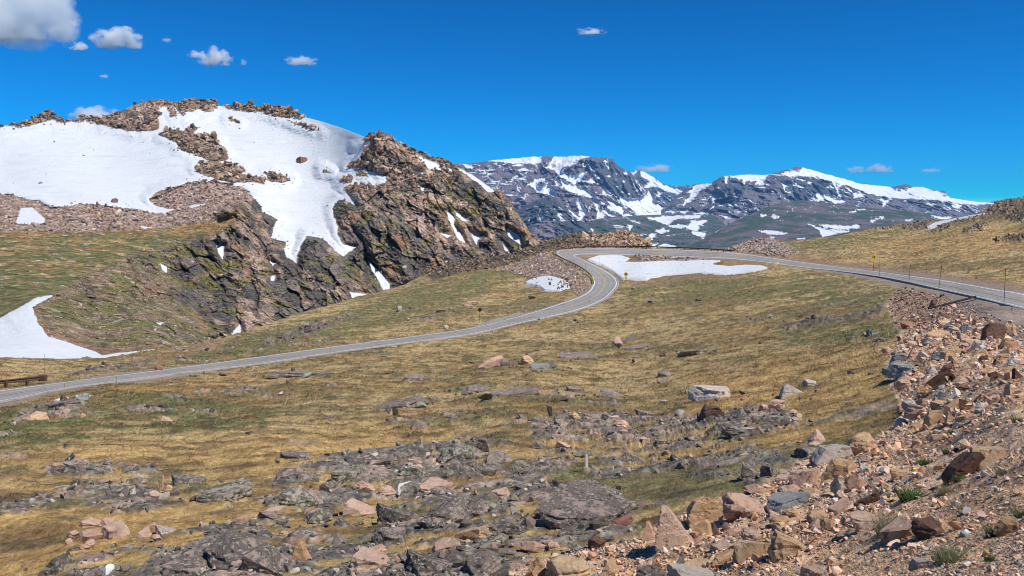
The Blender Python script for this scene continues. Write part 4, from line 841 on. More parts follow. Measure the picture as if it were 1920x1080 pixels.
# x, base y, width, height (as seen), rock type, shape, label
HAND = [
(1268,1047,88,100,'P','w',"tall pointed pink wedge boulder with dark shaded left edge in the foreground"),
(1326,992,76,62,'O','b',"big rounded tan-orange boulder right behind the pointed pink wedge"),
(1220,1010,38,34,'P','w',"pink slab leaning against the left of the pointed wedge boulder"),
(1168,1000,42,22,'R','b',"low brick-red block left of the pointed pink wedge"),
(1122,1038,34,24,'B','b',"square dark brown stone below the long dark slab"),
(1040,1036,34,21,'P','r',"rounded salmon-pink stone above the pale orange boulder pair"),
(1068,1092,96,48,'O','r',"broad creamy orange boulder at the bottom edge with a dark crack"),
(1003,1092,40,50,'O','b',"upright orange boulder at the bottom edge left of the broad creamy one"),
(1143,1090,38,34,'O','b',"orange-faced stone at the bottom edge left of the green turf patch end"),
(1222,1090,54,40,'D','r',"dark lichened boulder at the bottom edge under the pink wedge"),
(1273,1058,22,38,'G','w',"narrow grey upright stone at the foot of the pink wedge"),
(1306,1060,48,28,'O','s',"tan flat stone just right of the grey upright one"),
(1346,1008,24,34,'B','w',"dark brown pointed stone below the big tan-orange boulder"),
(1318,1006,34,32,'O','b',"yellowish tan block under the big tan-orange boulder"),
(1372,1008,32,25,'P','b',"pinkish block right of the dark brown pointed stone"),
(1409,1027,40,32,'P','r',"rounded pink boulder amid small stones above the long tan one"),
(1412,1056,68,36,'O','s',"long tan stone with yellow edge near the bottom"),
(1300,1090,84,26,'W','s',"long pale flat slab at the bottom edge"),
(1482,1052,84,50,'O','s',"wide flat tan slab with streaks half buried in the slope"),
(1096,946,84,28,'D','s',"dark flat ledge above the long dark slab"),
(1110,987,176,44,'D','s',"very long low dark slab sloping right in the foreground"),
(1030,975,60,48,'D','b',"dark broken block at the left end of the very long slab"),
(1021,934,22,24,'D','b',"small dark pedestal stone with an orange stone on top"),
(1017,914,15,15,'O','b',"small orange stone perched on the dark pedestal stone"),
(1188,871,60,40,'D','w',"dark angular wedge boulder in the meadow right of the white stake"),
(1283,885,28,20,'D','r',"smooth dark egg-shaped stone in the grass"),
(1293,866,11,10,'O','b',"tiny orange stone just above the smooth dark one"),
(1413,910,44,42,'D','b',"dark mottled upright boulder at the edge of the meadow"),
(1446,912,36,38,'D','b',"dark boulder touching the mottled upright one on its right"),
(1405,985,84,56,'P','b',"large pink and dark mottled boulder above the rounded pink one"),
(1338,751,80,24,'W','s',"long pale-fronted boulder lying in the upper meadow"),
(1148,745,48,22,'D','b',"dark cracked boulder alone in the middle meadow"),
(1337,797,44,28,'B','b',"square-topped brown boulder with orange top in the meadow band"),
(1386,795,38,30,'D','b',"dark blocky boulder right of the square-topped brown one"),
(1432,774,18,13,'P','r',"small pink stone above the dark blocky pair"),
(1056,805,30,28,'D','b',"dark blocky stone at the left of the middle rock band"),
(1078,793,20,17,'O','r',"cream rounded stone among dark ones of the middle band"),
(1011,825,24,30,'D','b',"upright dark block at the left end of the middle rock band"),
(1168,821,60,22,'D','s',"low dark slab with a pale stone resting on it"),
(1166,803,36,15,'P','r',"pale pink stone resting on the low dark slab"),
(1487,746,48,29,'W','w',"pale pinkish white pointed boulder in the grass left of the rubble"),
(1519,730,27,12,'W','r',"small white stone right of the pale pointed boulder"),
(1487,780,17,13,'P','r',"small pink stone below the pale pointed boulder"),
(1533,841,42,31,'P','b',"square pinkish block standing at the meadow edge"),
(1563,874,78,36,'W','b',"big pale flat-topped block below the square pinkish one"),
(1517,863,50,24,'D','r',"dark lichened stone left of the big pale flat-topped block"),
(1624,860,52,40,'O','r',"rounded pale tan boulder at the top of the loose slope"),
(1577,907,70,44,'O','b',"tan block with dark left face below the flat-topped block"),
(1579,936,26,42,'W','b',"upright greyish white stone below the tan block"),
(1608,926,40,40,'P','b',"pinkish upright block right of the greyish white stone"),
(1632,948,56,31,'B','w',"dark brown split slab on the loose slope"),
(1809,907,70,68,'B','w',"large dark purplish brown leaning slab on the gravel slope"),
(1860,874,70,40,'O','s',"light tan slab behind the large dark leaning slab"),
(1750,1006,66,38,'B','r',"rounded reddish brown boulder in the gravel near the bottom"),
(1700,1008,66,36,'P','s',"pink-grey flat boulder left of the rounded reddish brown one"),
(1627,1002,56,30,'P','s',"pink flat boulder left of the grass tuft"),
(1897,1004,56,28,'O','b',"bright orange-tan stone at the right edge"),
(1530,1008,24,24,'P','b',"small square pink stone at the lower middle of the slope"),
(1553,1010,30,26,'O','b',"tan stone with dark side beside the small square pink one"),
(1537,1090,50,30,'P','s',"pink flat stone at the bottom edge of the slope"),
(1730,1066,40,20,'W','s',"yellowish pale flat stone in dark gravel"),
(1515,912,60,38,'P','s',"pinkish grey slab left of the tan block"),
(1487,942,52,30,'P','r',"salmon rounded slab at the upper left of the loose slope"),
(1483,960,78,22,'G','s',"long dark blue-grey flat stone on the loose slope"),
(1725,790,44,28,'P','b',"pinkish tan block at the narrow neck of the rubble"),
(1695,801,28,18,'W','r',"pale stone at the left rim of the rubble neck"),
(1722,812,38,28,'O','b',"light tan block below the pinkish one at the rubble neck"),
(1710,768,30,19,'W','r',"smooth whitish stone at the left rim of the rubble"),
(1755,800,38,28,'O','b',"orange-tan wedge in the rubble neck"),
(1787,774,30,22,'O','b',"tan cube in the rubble below the rusty strip"),
(1775,744,26,20,'G','w',"blue-grey wedge below the rusty strip"),
(1863,645,40,44,'B','b',"large square rust-brown block standing high on the rubble"),
(1894,634,34,28,'O','b',"light orange block right of the large rust-brown one"),
(1815,625,24,18,'G','b',"pale blue-grey stone left of the large rust-brown block"),
(1640,631,28,14,'G','s',"tilted pale grey-green slab in the grass left of the rubble"),
(1622,632,11,8,'O','r',"tiny orange stone at the left of the tilted slab"),
(1653,644,18,12,'D','r',"small dark stone below the tilted pale slab"),
(1667,662,22,12,'P','r',"small pink stone in the grass left of the rubble"),
(1686,683,28,22,'G','b',"pale grey-green block at the left rim of the rubble"),
(1680,697,38,20,'G','s',"grey slab at the left rim of the rubble"),
(1700,708,50,24,'G','s',"long blue-grey block with orange upper side"),
(1702,731,34,25,'P','b',"clean-cut pale pink square block at the rubble edge"),
(1684,729,13,15,'G','b',"small grey stone left of the pale pink square block"),
(1712,673,22,22,'P','w',"pink pointed stone near the rubble's upper left"),
(1788,672,42,24,'O','b',"large yellowish tan block in the middle of the rubble"),
(1757,679,30,26,'G','w',"leaning grey-green slab in the middle of the rubble"),
(1820,693,36,24,'O','w',"orange-tan angular block right of the rubble's middle"),
(1734,676,28,17,'W','b',"pale block between the pink pointed stone and the grey slab"),
(1764,728,42,26,'O','b',"brown-orange block framed by the rusty strip"),
(1737,753,28,13,'P','s',"pale pink flat stone at the rubble's lower left"),
(1812,764,22,19,'B','b',"dark brown stone in the lower rubble"),
(1251,706,36,20,'D','b',"dark split boulder in the upper meadow below the road bend"),
(1085,674,68,14,'D','s',"long dark streak of slabs in the meadow below the bend"),
(1196,657,44,11,'D','s',"thin dark slab highest in the meadow below the bend"),
(1307,665,62,12,'D','s',"wide mottled slab in the meadow right of the thin dark one"),
(986,688,30,18,'O','r',"orange-lichened boulder in the upper meadow"),
(921,693,46,25,'P','b',"pinkish grey pointed boulder in the upper meadow"),
(950,690,26,14,'D','s',"grey slab between the pinkish pointed and the orange-lichened boulder"),
(1018,692,54,12,'G','s',"low grey slab right of the orange-lichened boulder"),
(780,713,42,15,'D','s',"dark low boulder left in the upper meadow"),
(898,735,60,12,'D','s',"dark flat slab under the pinkish pointed boulder"),
(965,744,86,20,'D','s',"long dark curved ledge in the middle of the meadow"),
(1078,735,30,12,'D','s',"small dark slab right of the long curved ledge"),
(558,708,124,10,'D','s',"long thin dark rock band left of the meadow's centre"),
(835,618,11,8,'P','r',"small pale pink boulder at the roadside below the turnout"),
(297,695,14,10,'R','r',"small reddish boulder at the roadside near the long snow wedge"),
(830,588,26,8,'D','s',"low dark slab on the grass above the road"),
(883,577,28,11,'P','s',"pinkish flat rock left of the dark diamond sign"),
(1189,542,10,7,'D','r',"small dark boulder in the grass right of the bend"),
(1452,507,14,17,'O','b',"tan standing stone at the right tip of the hairpin snow"),
(62,792,50,19,'O','r',"orange-pink boulder in green turf at the far left"),
(38,791,34,16,'D','s',"dark slab left of the orange-pink boulder"),
(152,757,30,14,'G','r',"rounded grey boulder below the left end of the road"),
(112,773,48,20,'D','b',"dark rocks between the grey and the orange-pink boulder"),
(153,782,11,9,'O','b',"tiny orange stone in green turf"),
(312,791,22,12,'P','w',"small pinkish wedge in the left meadow"),
(300,926,9,34,'O','w',"thin upright tan shard standing at the right of the lichened cluster"),
(311,923,17,14,'O','r',"small orange stone beside the thin upright shard"),
(114,928,11,14,'P','b',"small pink upright stone at the left of the lichened cluster"),
(285,949,26,13,'P','r',"pale pink stone at the lower right of the lichened cluster"),
(235,1008,18,32,'P','w',"pinkish stone tilted upright amid the pale stone heap"),
(88,1086,82,56,'L','w',"tilted lichened slab at the lower left corner"),
(418,941,92,24,'L','s',"pale speckled ledge in the grass left of the centre"),
(346,914,62,22,'D','s',"dark ledge right of the lichened cluster"),
(450,925,50,30,'L','b',"lichened block at the right end of the pale speckled ledge"),
(425,1074,124,64,'D','r',"massive dark rounded outcrop boulder at the lower left"),
(345,1085,90,40,'D','s',"dark slab at the bottom edge left of the massive boulder"),
(747,768,108,20,'D','s',"long low dark slab standing alone in the golden grass"),
(787,812,44,34,'D','w',"dark pale-spotted pointed boulder below the long lone slab"),
(845,793,24,14,'D','b',"small dark boulder right below the long lone slab"),
(549,865,58,15,'D','s',"flat dark slab in the golden grass above the outcrop"),
(858,868,82,48,'L','r',"big pale-lichened humped boulder at the top of the outcrop"),
(898,850,50,44,'D','b',"dark pointed boulder touching the big humped one"),
(932,866,62,22,'D','s',"dark slab right of the humped boulder"),
(550,949,80,44,'L','r',"pale green lichened boulder at the left of the outcrop"),
(593,980,68,34,'L','r',"lichened rounded boulder below the pale green one"),
(675,967,52,30,'P','b',"pinkish split block in the hollow of the outcrop"),
(725,929,34,20,'P','r',"smooth pale pink stone beside the snow scrap"),
(832,996,98,52,'D','b',"large dark boulder with an orange upper rim in the centre foreground"),
(898,969,54,34,'D','r',"dark rounded boulder up right of the orange-rimmed one"),
(727,1023,66,34,'D','s',"dark leaning slab left below the orange-rimmed boulder"),
(880,1020,62,32,'O','b',"orange and grey broken block near the bottom centre"),
(767,1037,15,16,'O','w',"small orange triangular stone below the leaning slab"),
(565,1064,40,44,'O','w',"boulder with a bright orange left face at the lower left centre"),
(500,1092,96,88,'D','b',"huge dark blocky boulder at the bottom edge"),
(803,1092,120,50,'D','s',"broad dark slab with a pale streak at the bottom edge"),
(690,1090,80,40,'P','s',"pink-banded slab at the bottom edge"),
(905,1092,100,46,'D','r',"dark speckled hump at the bottom centre edge"),
(735,987,74,48,'D','s',"steep dark slab below the snow scrap"),
(836,1040,56,22,'P','s',"pink and dark slab below the orange-rimmed boulder"),
(620,925,50,26,'D','b',"dark block at the upper left of the outcrop"),
(655,905,60,30,'L','s',"greenish slab behind the pink stones of the hollow"),
(780,905,50,26,'L','b',"lichened block over the snow scrap"),
(820,920,60,26,'P','s',"pale pink slab right of the snow scrap"),
]
MHAND = [(566,307,26,14,'B','b',"lone dark boulder sitting on the mountain's upper snow slope"),(212,381,15,10,'B','r',"round brown boulder at the lower edge of the big snowfield"),(75,345,8,5,'D','r',"tiny dark boulder alone on the left snowfield"),
(413,276,8,5,'D','r',"small dark rock on snow just right of the upper rock island")]

def scatter_rocks():
    for x, y, w_, h_, t, k, lab in HAND:
        big = w_ > 34
        nm = 'rock_slab' if k == 's' else ('boulder' if big or k == 'r' else 'rock')
        place_rock(nm, x, y, w_, h_, t, k, lab, nm.replace('_', ' '), "rocks and boulders of the slope")
    for x, y, w_, h_, t, k, lab in MHAND:
        place_rock('boulder', x, y, w_, h_, t, k, lab, 'boulder', "lone boulders on the snow", G=MG)
    placed = [(h[0], h[1]-h[3]/2, h[2], h[3]) for h in HAND]
    def fill(n, poly, wr, asp, types, kinds, name, lab, group, by=None):
        q = np.array(poly); cnt = 0; tries = 0
        while cnt < n and tries < n*60:
            tries += 1
            x = random.uniform(q[:, 0].min(), q[:, 0].max()); y = random.uniform(q[:, 1].min(), q[:, 1].max())
            if sdf(poly, np.array([x]), np.array([y]))[0] < 2: continue
            f = 1-cnt/n; w_ = wr[0]+(wr[1]-wr[0])*f**1.6; w_ *= random.uniform(.85, 1.15)
            if by: w_ *= by(x, y)
            h_ = w_*random.uniform(*asp); yc = y-h_/2
            if any(abs(x-a)/(w_+c) < .40 and abs(yc-b)/(h_+d) < .38 for a, b, c, d in placed): continue
            placed.append((x, yc, w_, h_)); cnt += 1
            place_rock(name, x, y, w_, h_, random.choice(types), random.choice(kinds), lab, name.replace('_', ' '), group)
    fill(62, [(1700,640),(1780,600),(1900,650),(1930,740),(1830,790),(1740,850),(1700,830),(1690,790),(1750,750),(1690,740),(1672,700)], (14, 34), (.45, .8), 'PPPOOOOWWB', 'bbws', 'rock', "one of the angular tan, pink and grey blocks heaped between meadow and road", "angular blocks in the roadside rubble heap")
    fill(34, [(1450,900),(1640,860),(1700,900),(1640,980),(1500,1000),(1400,1060),(1300,1075),(1290,1010),(1380,960)], (18, 46), (.35, .6), 'PPOOPWPO', 'bsrb', 'rock', "one of the pinkish and tan stones scattered down the lower loose slope", "stones on the lower loose slope")
    fill(62, [(300,1085),(400,1000),(490,960),(530,890),(640,860),(800,860),(940,880),(1010,950),(1180,1000),(1210,1040),(1190,1090)], (14, 56), (.24, .42), 'DDDDLLDPP', 'sbssb', 'boulder', "one of the dark lichened boulders crowded in the foreground outcrop", "crowded lichened boulders of the foreground outcrop")
    fill(32, [(990,795),(1060,775),(1240,785),(1320,775),(1480,762),(1500,800),(1400,870),(1300,860),(1200,880),(1000,850)], (14, 44), (.26, .48), 'DDDLDP', 'sbb', 'rock', "one of the dark lichened rocks of the broken band crossing the middle meadow", "rocks of the middle meadow band")
    fill(26, [(85,885),(140,865),(260,870),(310,900),(300,945),(200,950),(110,925)], (16, 44), (.3, .5), 'DLLDD', 'bsr', 'rock', "one of the grey-green lichened rocks packed in the left-hand cluster", "lichened rock cluster at left")
    fill(15, [(100,1015),(170,985),(300,985),(318,1010),(250,1030),(130,1035)], (18, 40), (.4, .65), 'PPPWL', 'srb', 'rock', "one of the smooth pale pink stones heaped in the grass at lower left", "pale pink stone heap at left")
    fill(18, [(560,640),(1200,600),(1650,640),(1650,760),(1300,790),(900,830),(500,840),(250,800),(300,740)], (8, 24), (.2, .36), 'DDDP', 'ss', 'rock_slab', "one of the low dark slabs showing through the meadow turf", "low slabs in the meadow turf")
    fill(14, [(1085,462),(1100,442),(1210,447),(1216,462),(1150,463)], (9, 22), (.6, .9), 'OOPPO', 'bw', 'rock', "one of the bright orange-tan blocks of the outcrop behind the hairpin guardrail", "orange outcrop blocks behind the hairpin")
scatter_rocks()

# ------------------------------------------------------------------ loose stones, one mesh per deposit
def hull(seed, n=11, flat=1.0):
    r_ = np.random.default_rng(seed); bm = bmesh.new()
    for p in r_.normal(size=(n, 3)): 
        p = p/np.linalg.norm(p)*r_.uniform(.8, 1.1); bm.verts.new(p*np.array([1, .8, .6*flat]))
    bmesh.ops.convex_hull(bm, input=bm.verts); bmesh.ops.triangulate(bm, faces=bm.faces)
    for v in [v for v in bm.verts if not v.link_faces]: bm.verts.remove(v)
    bm.verts.index_update(); V = np.array([v.co[:] for v in bm.verts]); F = np.array([[v.index for v in f.verts] for f in bm.faces]); bm.free(); return V, F
HULLS = [hull(i, 10+i % 4, 1.0 if i % 3 else .6) for i in range(12)]
M_STONE = tinted("loose stones", ((6, .2),), 12, .02, .6)
M_MSTONE = tinted("mountain stones", ((.7, .25),), 2.5, .12, .7)
def stones(name, P, size, col, mat, label, lift=.25, kind="stuff"):
    n = len(P); Vs = []; Fs = []; Cs = []; base = 0; which = rng.integers(0, len(HULLS), n)
    for t, (hv, hf) in enumerate(HULLS):
        k = np.where(which == t)[0]; m = len(k)
        if not m: continue
        q = rng.normal(size=(m, 4)); q[:, 1:3] *= .35; q /= np.linalg.norm(q, axis=1)[:, None]; a, b, c, d = q.T
        Rm = np.stack([1-2*(c*c+d*d), 2*(b*c-a*d), 2*(b*d+a*c), 2*(b*c+a*d), 1-2*(b*b+d*d), 2*(c*d-a*b), 2*(b*d-a*c), 2*(c*d+a*b), 1-2*(b*b+c*c)], -1).reshape(m, 3, 3)
        sc = size[k][:, None]*.5*rng.uniform(.7, 1.3, (m, 3))
        v = np.einsum('mij,vj->mvi', Rm, hv)*sc[:, None]+P[k][:, None]; v[..., 2] += (size[k]*lift)[:, None]
        Vs.append(v.reshape(-1, 3)); Fs.append((hf[None]+(np.arange(m)*len(hv))[:, None, None]+base).reshape(-1, 3)); base += m*len(hv)
        Cs.append(np.repeat(col[k], len(hv), 0))
    o = build(name, np.concatenate(Vs), np.concatenate(Fs), mat, np.concatenate(Cs), smooth=False); tag(o, label, name, kind=kind); return o
PAL = {'redbank': ([(.20,.13,.10),(.34,.22,.16),(.54,.38,.29),(.11,.11,.08),(.28,.23,.20)], [.3,.24,.16,.14,.16]),
 'orange': ([(.46,.27,.14),(.50,.36,.26),(.36,.21,.12),(.54,.42,.33),(.16,.12,.09),(.50,.42,.18)], [.28,.24,.18,.14,.1,.06]),
 'rub': ([(.60,.38,.245),(.68,.475,.32),(.54,.29,.17),(.63,.44,.34),(.24,.25,.25),(.13,.085,.07),(.62,.54,.46),(.36,.19,.12)], [.22,.22,.14,.15,.05,.06,.09,.07]),
 'grav': ([(.10,.095,.10),(.14,.13,.13),(.45,.33,.25),(.56,.49,.43),(.36,.23,.15),(.22,.17,.14)], [.17,.14,.22,.14,.18,.15]),
 'tal': ([(.47,.35,.27),(.38,.26,.2),(.56,.47,.39),(.22,.19,.17),(.30,.27,.24),(.44,.27,.17)], [.25,.22,.13,.15,.12,.13]),
 'dark': ([(.10,.085,.075),(.17,.135,.115),(.25,.22,.17),(.40,.28,.22),(.30,.31,.22),(.48,.40,.34)], [.28,.27,.15,.12,.1,.08]),
 'bank': ([(.10,.08,.07),(.18,.13,.10),(.34,.22,.15),(.44,.29,.18),(.12,.12,.06)], [.34,.26,.18,.12,.1]),
 'mtal': ([(.44,.31,.25),(.34,.23,.18),(.52,.41,.34),(.22,.17,.14),(.40,.25,.16)], [.3,.28,.14,.16,.12]),
 'mridge': ([(.40,.27,.19),(.28,.19,.14),(.13,.105,.09),(.48,.36,.28),(.42,.24,.12)], [.3,.26,.2,.14,.1])}
def pal(k, n):
    c, p = PAL[k]; c = np.array(c)[rng.choice(len(c), n, p=np.array(p)/sum(p))]; return c*rng.uniform(.8, 1.2, (n, 1))*rng.uniform(.95, 1.05, (n, 3))
def sample(G, n, x0, x1, y0, y1, keep):
    px = rng.uniform(x0, x1, n); py = rng.uniform(y0, y1, n)
    top = np.interp(px, G['xs'], G['top']); ok = py > top+.6; px, py = px[ok], py[ok]
    P, c, f = look(G, px, py); p = keep(px, py, f); m = rng.random(len(px)) < p
    return px[m], py[m], P[m], c[m], {k: v[m] for k, v in f.items()}
def logn(n, a, b, s=.5):
    return np.clip(a*np.exp(rng.normal(size=n)*s), a*.5, b)
def rubble():
    def run(name, G, n, box, keep, pk, a, b, label, mat=None, lift=.2, s=.5, minm=.02):
        px, py, P, c, f = sample(G, n, *box, keep); D = P[:, 1]
        sz = np.maximum(logn(len(P), a, b, s)*D/FPX, minm); stones(name, P, sz, pal(pk, len(P)), mat or M_STONE, label, lift)
    ro = lambda f, a=.8: (f['ro'] > a)
    up = lambda x, y: sstep(-60, 60, (y-640)*-1+(x-1700)*.0)
    heap = [(1690,640),(1665,680),(1690,740),(1755,750),(1690,790),(1700,840),(1620,850),(1500,880),(1400,940),(1290,970),(1200,1010),(1000,1080),(1400,1085),(1560,1010),(1700,930),(1760,830),(1860,780),(1930,700),(1930,640),(1850,600),(1760,590)]
    hp = lambda x, y: sstep(-30, 10, sdf(heap, x, y, 40))
    run("rubble", GG, 60000, (960, 1960, 540, 1110), lambda x, y, f: (f['rub'] > .5)*ro(f, .5)*(.15+.32*hp(x, y))*(1-.5*f['grav'])*(1-.75*sstep(625, 585, y)), 'rub', 7.0, 34, "loose pink, tan and grey stones covering the roadside slope")
    run("rubble", GG, 16000, (1655, 1900, 535, 630), lambda x, y, f: (f['rub'] > .4)*(f['grav'] < .6)*ro(f, .6)*.24, 'redbank', 3.4, 13, "dark red-brown stones on the bank just below the road")
    run("gravel", GG, 150000, (960, 1960, 545, 1110), lambda x, y, f: (f['rub'] > .35)*ro(f, .3)*(.22+.36*(fbm(np.stack([x, y*1.6, x*0], -1), 60, 3, 5) > .0)), 'grav', 2.4, 8, "dark and pale gravel chips lying over the bare roadside slope", s=.45, minm=.012)
    run("rubble", GG, 60000, (900, 1520, 440, 560), lambda x, y, f: ((f['tal'] > .4))*ro(f, 1.0)*.75, 'tal', 3.4, 9, "heap of broken pinkish rock beside the hairpin bend", s=.4)
    run("rubble", GG, 30000, (790, 1240, 436, 520), lambda x, y, f: (f['bank'] > .3)*ro(f, 1.5)*.42, 'bank', 4.0, 11, "dark broken rock along the bank below the mountain", s=.45)
    run("rubble", GG, 9000, (1085, 1222, 437, 464), lambda x, y, f: (f['bank'] > .3)*ro(f, 1.5)*sstep(1090, 1160, x)*.42, 'orange', 4.6, 11, "orange and pinkish blocks of the outcrop behind the hairpin", lift=.35, s=.4)
    run("rubble", GG, 30000, (1590, 1960, 368, 460), lambda x, y, f: (f['blk'] > .4)*.28, 'bank', 2.8, 7, "dark broken rock along the crest of the right-hand hill")
    run("rubble", GG, 80000, (-20, 1530, 560, 1110), lambda x, y, f: (f['rock'] > .45)*(f['rub'] < .4)*(.12+.08*(y < 830))*ro(f, 1.0), 'dark', 8, 34, "small lichened stones among the bedrock of the meadow", lift=.15)
    run("rubble", GG, 26000, (-20, 1960, 455, 860), lambda x, y, f: (f['ro'] > .5)*(f['rub'] < .5)*(.012+.03*(f['spot'] > .2)+.09*(f['ro'] < 2.2)+.10*(f['dirt'] > .5)+.10*(f['earth'] > .5)+.02*sstep(.0, .3, fbm(np.stack([x, y*3, x*0], -1), 90, 3, 6))), 'tal', 2.6, 9, "scattered pale stones in the turf and along the road edges", s=.5)
    run("rubble", GG, 9000, (975, 1080, 510, 555), lambda x, y, f: (sdf(SNOWG[1][1], x, y) > -1)*(.008+.045*(x > 1045)), 'bank', 4, 9, "dark rocks poking through the small snow patch", lift=.9, s=.4)
    # fragments lying round the larger rocks
    A = np.array([(h[0], h[1]-h[3]*.2, h[2], h[3]) for h in HAND]); n = 9; A = np.repeat(A, n, 0)
    px = A[:, 0]+rng.normal(size=len(A))*A[:, 2]*.55; py = A[:, 1]+rng.normal(size=len(A))*A[:, 3]*.22
    P, c, f = look(GG, px, py); sz = A[:, 2]*rng.uniform(.08, .26, len(A))*P[:, 1]/FPX
    pick = np.where((f['rub'] > .5)[:, None], pal('rub', len(P)), pal('dark', len(P))); stones("rubble", P, sz, pick, M_STONE, "broken fragments lying round the larger rocks", .12)
    # mountain
    M = M_MSTONE
    run("rubble", MG, 60000, (-40, 620, 330, 600), lambda x, y, f: (f['tal'] > .4)*(~f['snow'])*.55, 'mtal', 3.0, 13, "pinkish talus blocks below the mountain snowfield", M, s=.62)
    run("rubble", MG, 70000, (-40, 860, 184, 360), lambda x, y, f: (~f['snow'])*(f['cliff'] > .4)*(f['edge'] < 1.1)*(.55*(f['sn'] > -22)+.15), 'mridge', 3.0, 20, "broken tan rocks along the mountain ridge and its rock islands", M, s=.75)
    run("rubble", MG, 60000, (200, 1020, 300, 640), lambda x, y, f: (~f['snow'])*(f['cliff'] > .4)*(.10-.06*(y > 450)), 'mridge', 3.6, 10, "loose blocks on the mountain cliff", M, s=.45)
    run("rubble", MG, 40000, (-40, 480, 430, 670), lambda x, y, f: (~f['snow'])*((f['scr'] > .4)*.20+(f['grs'] > .4)*.035), 'mtal', 2.6, 7, "pale stones on the green lower mountain slope", M, s=.4)
    run("rubble", MG, 9000, (-40, 760, 200, 480), lambda x, y, f: f['snow']*(f['big'] > 0)*(.012+.13*(f['sn'] < 9)), 'mridge', 2.8, 7, "small dark stones lying on the mountain snow", M, s=.4)
rubble()

# ------------------------------------------------------------------ grass
def grass_mat():
    m, nt, b = new_mat("dry alpine grass"); at = nd(nt, "ShaderNodeAttribute", attribute_name="tint").outputs["Color"]
    nt.links.new(at, b.inputs["Base Color"]); tr = nd(nt, "ShaderNodeBsdfTranslucent"); nt.links.new(at, tr.inputs["Color"])
    mx = nd(nt, "ShaderNodeMixShader"); mx.inputs[0].default_value = .35; nt.links.new(b.outputs[0], mx.inputs[1]); nt.links.new(tr.outputs[0], mx.inputs[2])
    nt.links.new(mx.outputs[0], nt.nodes["Material Output"].inputs["Surface"]); return m
M_GRASS = grass_mat()
def blades(P, C, hgt, wid, lean):
    n = len(P); a = rng.uniform(0, 2*np.pi, n); d = np.stack([np.cos(a), np.sin(a), 0*a], -1)*wid[:, None]*.5
    b = rng.uniform(0, 2*np.pi, n); l = np.stack([np.cos(b)*lean+lean*.35, np.sin(b)*lean, np.ones(n)], -1)*hgt[:, None]
    V = np.stack([P-d, P+d, P+l], 1); return V.reshape(-1, 3), np.arange(3*n).reshape(-1, 3), np.repeat(C, 3, 0)
def grass():
    px, py, P, c, f = sample(GG, 190000, -20, 1960, 545, 1120, lambda x, y, f: (f['rock'] < .22)*(f['rub'] < .25)*(f['ro'] > .8)*(f['dirt'] < .5)*(f['turn'] < .2)*np.clip((y-520)/160, .25, 1)*(f['D'] < 190))
    k = 4; n = len(P); D = np.repeat(P[:, 1], k)
    spread = np.repeat(np.clip(3.0*P[:, 1]/FPX, .03, .14), k)
    Q = np.repeat(P, k, 0)+rng.normal(size=(n*k, 3))*np.stack([spread, spread, spread*0], -1); Q[:, 2] -= .02
    clump = fbm(P, .9, 3, 77); hg = np.clip(3.6*P[:, 1]/FPX, .035, .14)*(1+.9*clump)*rng.uniform(.6, 1.3, n)
    hgt = np.repeat(hg, k)*rng.uniform(.5, 1.2, n*k); wid = np.maximum(1.1*D/FPX, .006)*rng.uniform(.7, 1.3, n*k)
    pick = rng.random(n); base = c*1.05
    tone = np.where((pick < .16)[:, None], np.array([.56, .44, .24]), base); tone = np.where((pick > .78)[:, None], base*.38, tone)
    tone = np.where((f['rock'] > .04)[:, None], np.array([.40, .28, .12]), tone)
    C = np.repeat(tone, k, 0)*rng.uniform(.55, 1.45, (n*k, 1))
    V, F, C = blades(Q, np.clip(C, 0, .8), hgt, wid, .75)
    o = build("grass", V, F, M_GRASS, C); tag(o, "dry golden and green alpine grass of the meadow", "grass", kind="stuff")
grass()
# ------------------------------------------------------------------ plants on the bare slope
PL = [(1667,1003,54,46,'g',"large grey-green grass tuft in the middle of the gravel slope"),(1706,940,38,24,'l',"spreading leafy green plant above the large grass tuft"),
(1862,1010,26,28,'d',"dark green bushy tuft beside the orange-tan stone at the right edge"),(1780,1056,58,38,'g',"sprawling pale grass tuft in the dark gravel near the bottom"),
(1771,927,26,24,'y',"dry brownish grass tuft just below the dark leaning slab"),(1605,977,18,16,'l',"small leafy plant left of the large grass tuft"),
(1540,987,22,16,'l',"small green plant at the left of the loose slope"),(1733,880,16,14,'l',"bright green little plant left of the dark leaning slab"),
(1776,859,14,10,'l',"tiny green plant above the dark leaning slab"),(1914,967,22,26,'d',"dark green tuft at the right edge of the picture"),
(1878,898,20,18,'g',"greyish tuft right of the dark leaning slab"),(1586,984,14,11,'l',"tiny green rosette between two small plants"),
(1797,912,14,12,'l',"green sprig at the foot of the dark leaning slab"),(1865,868,18,10,'l',"green sprig below the light tan slab"),(1910,792,20,14,'l',"green plant in the upper gravel at the right edge"),(1790,820,16,12,'l',"green plant at the middle of the upper gravel"),(1856,1058,20,14,'d',"low dark plant in the bottom right gravel")]
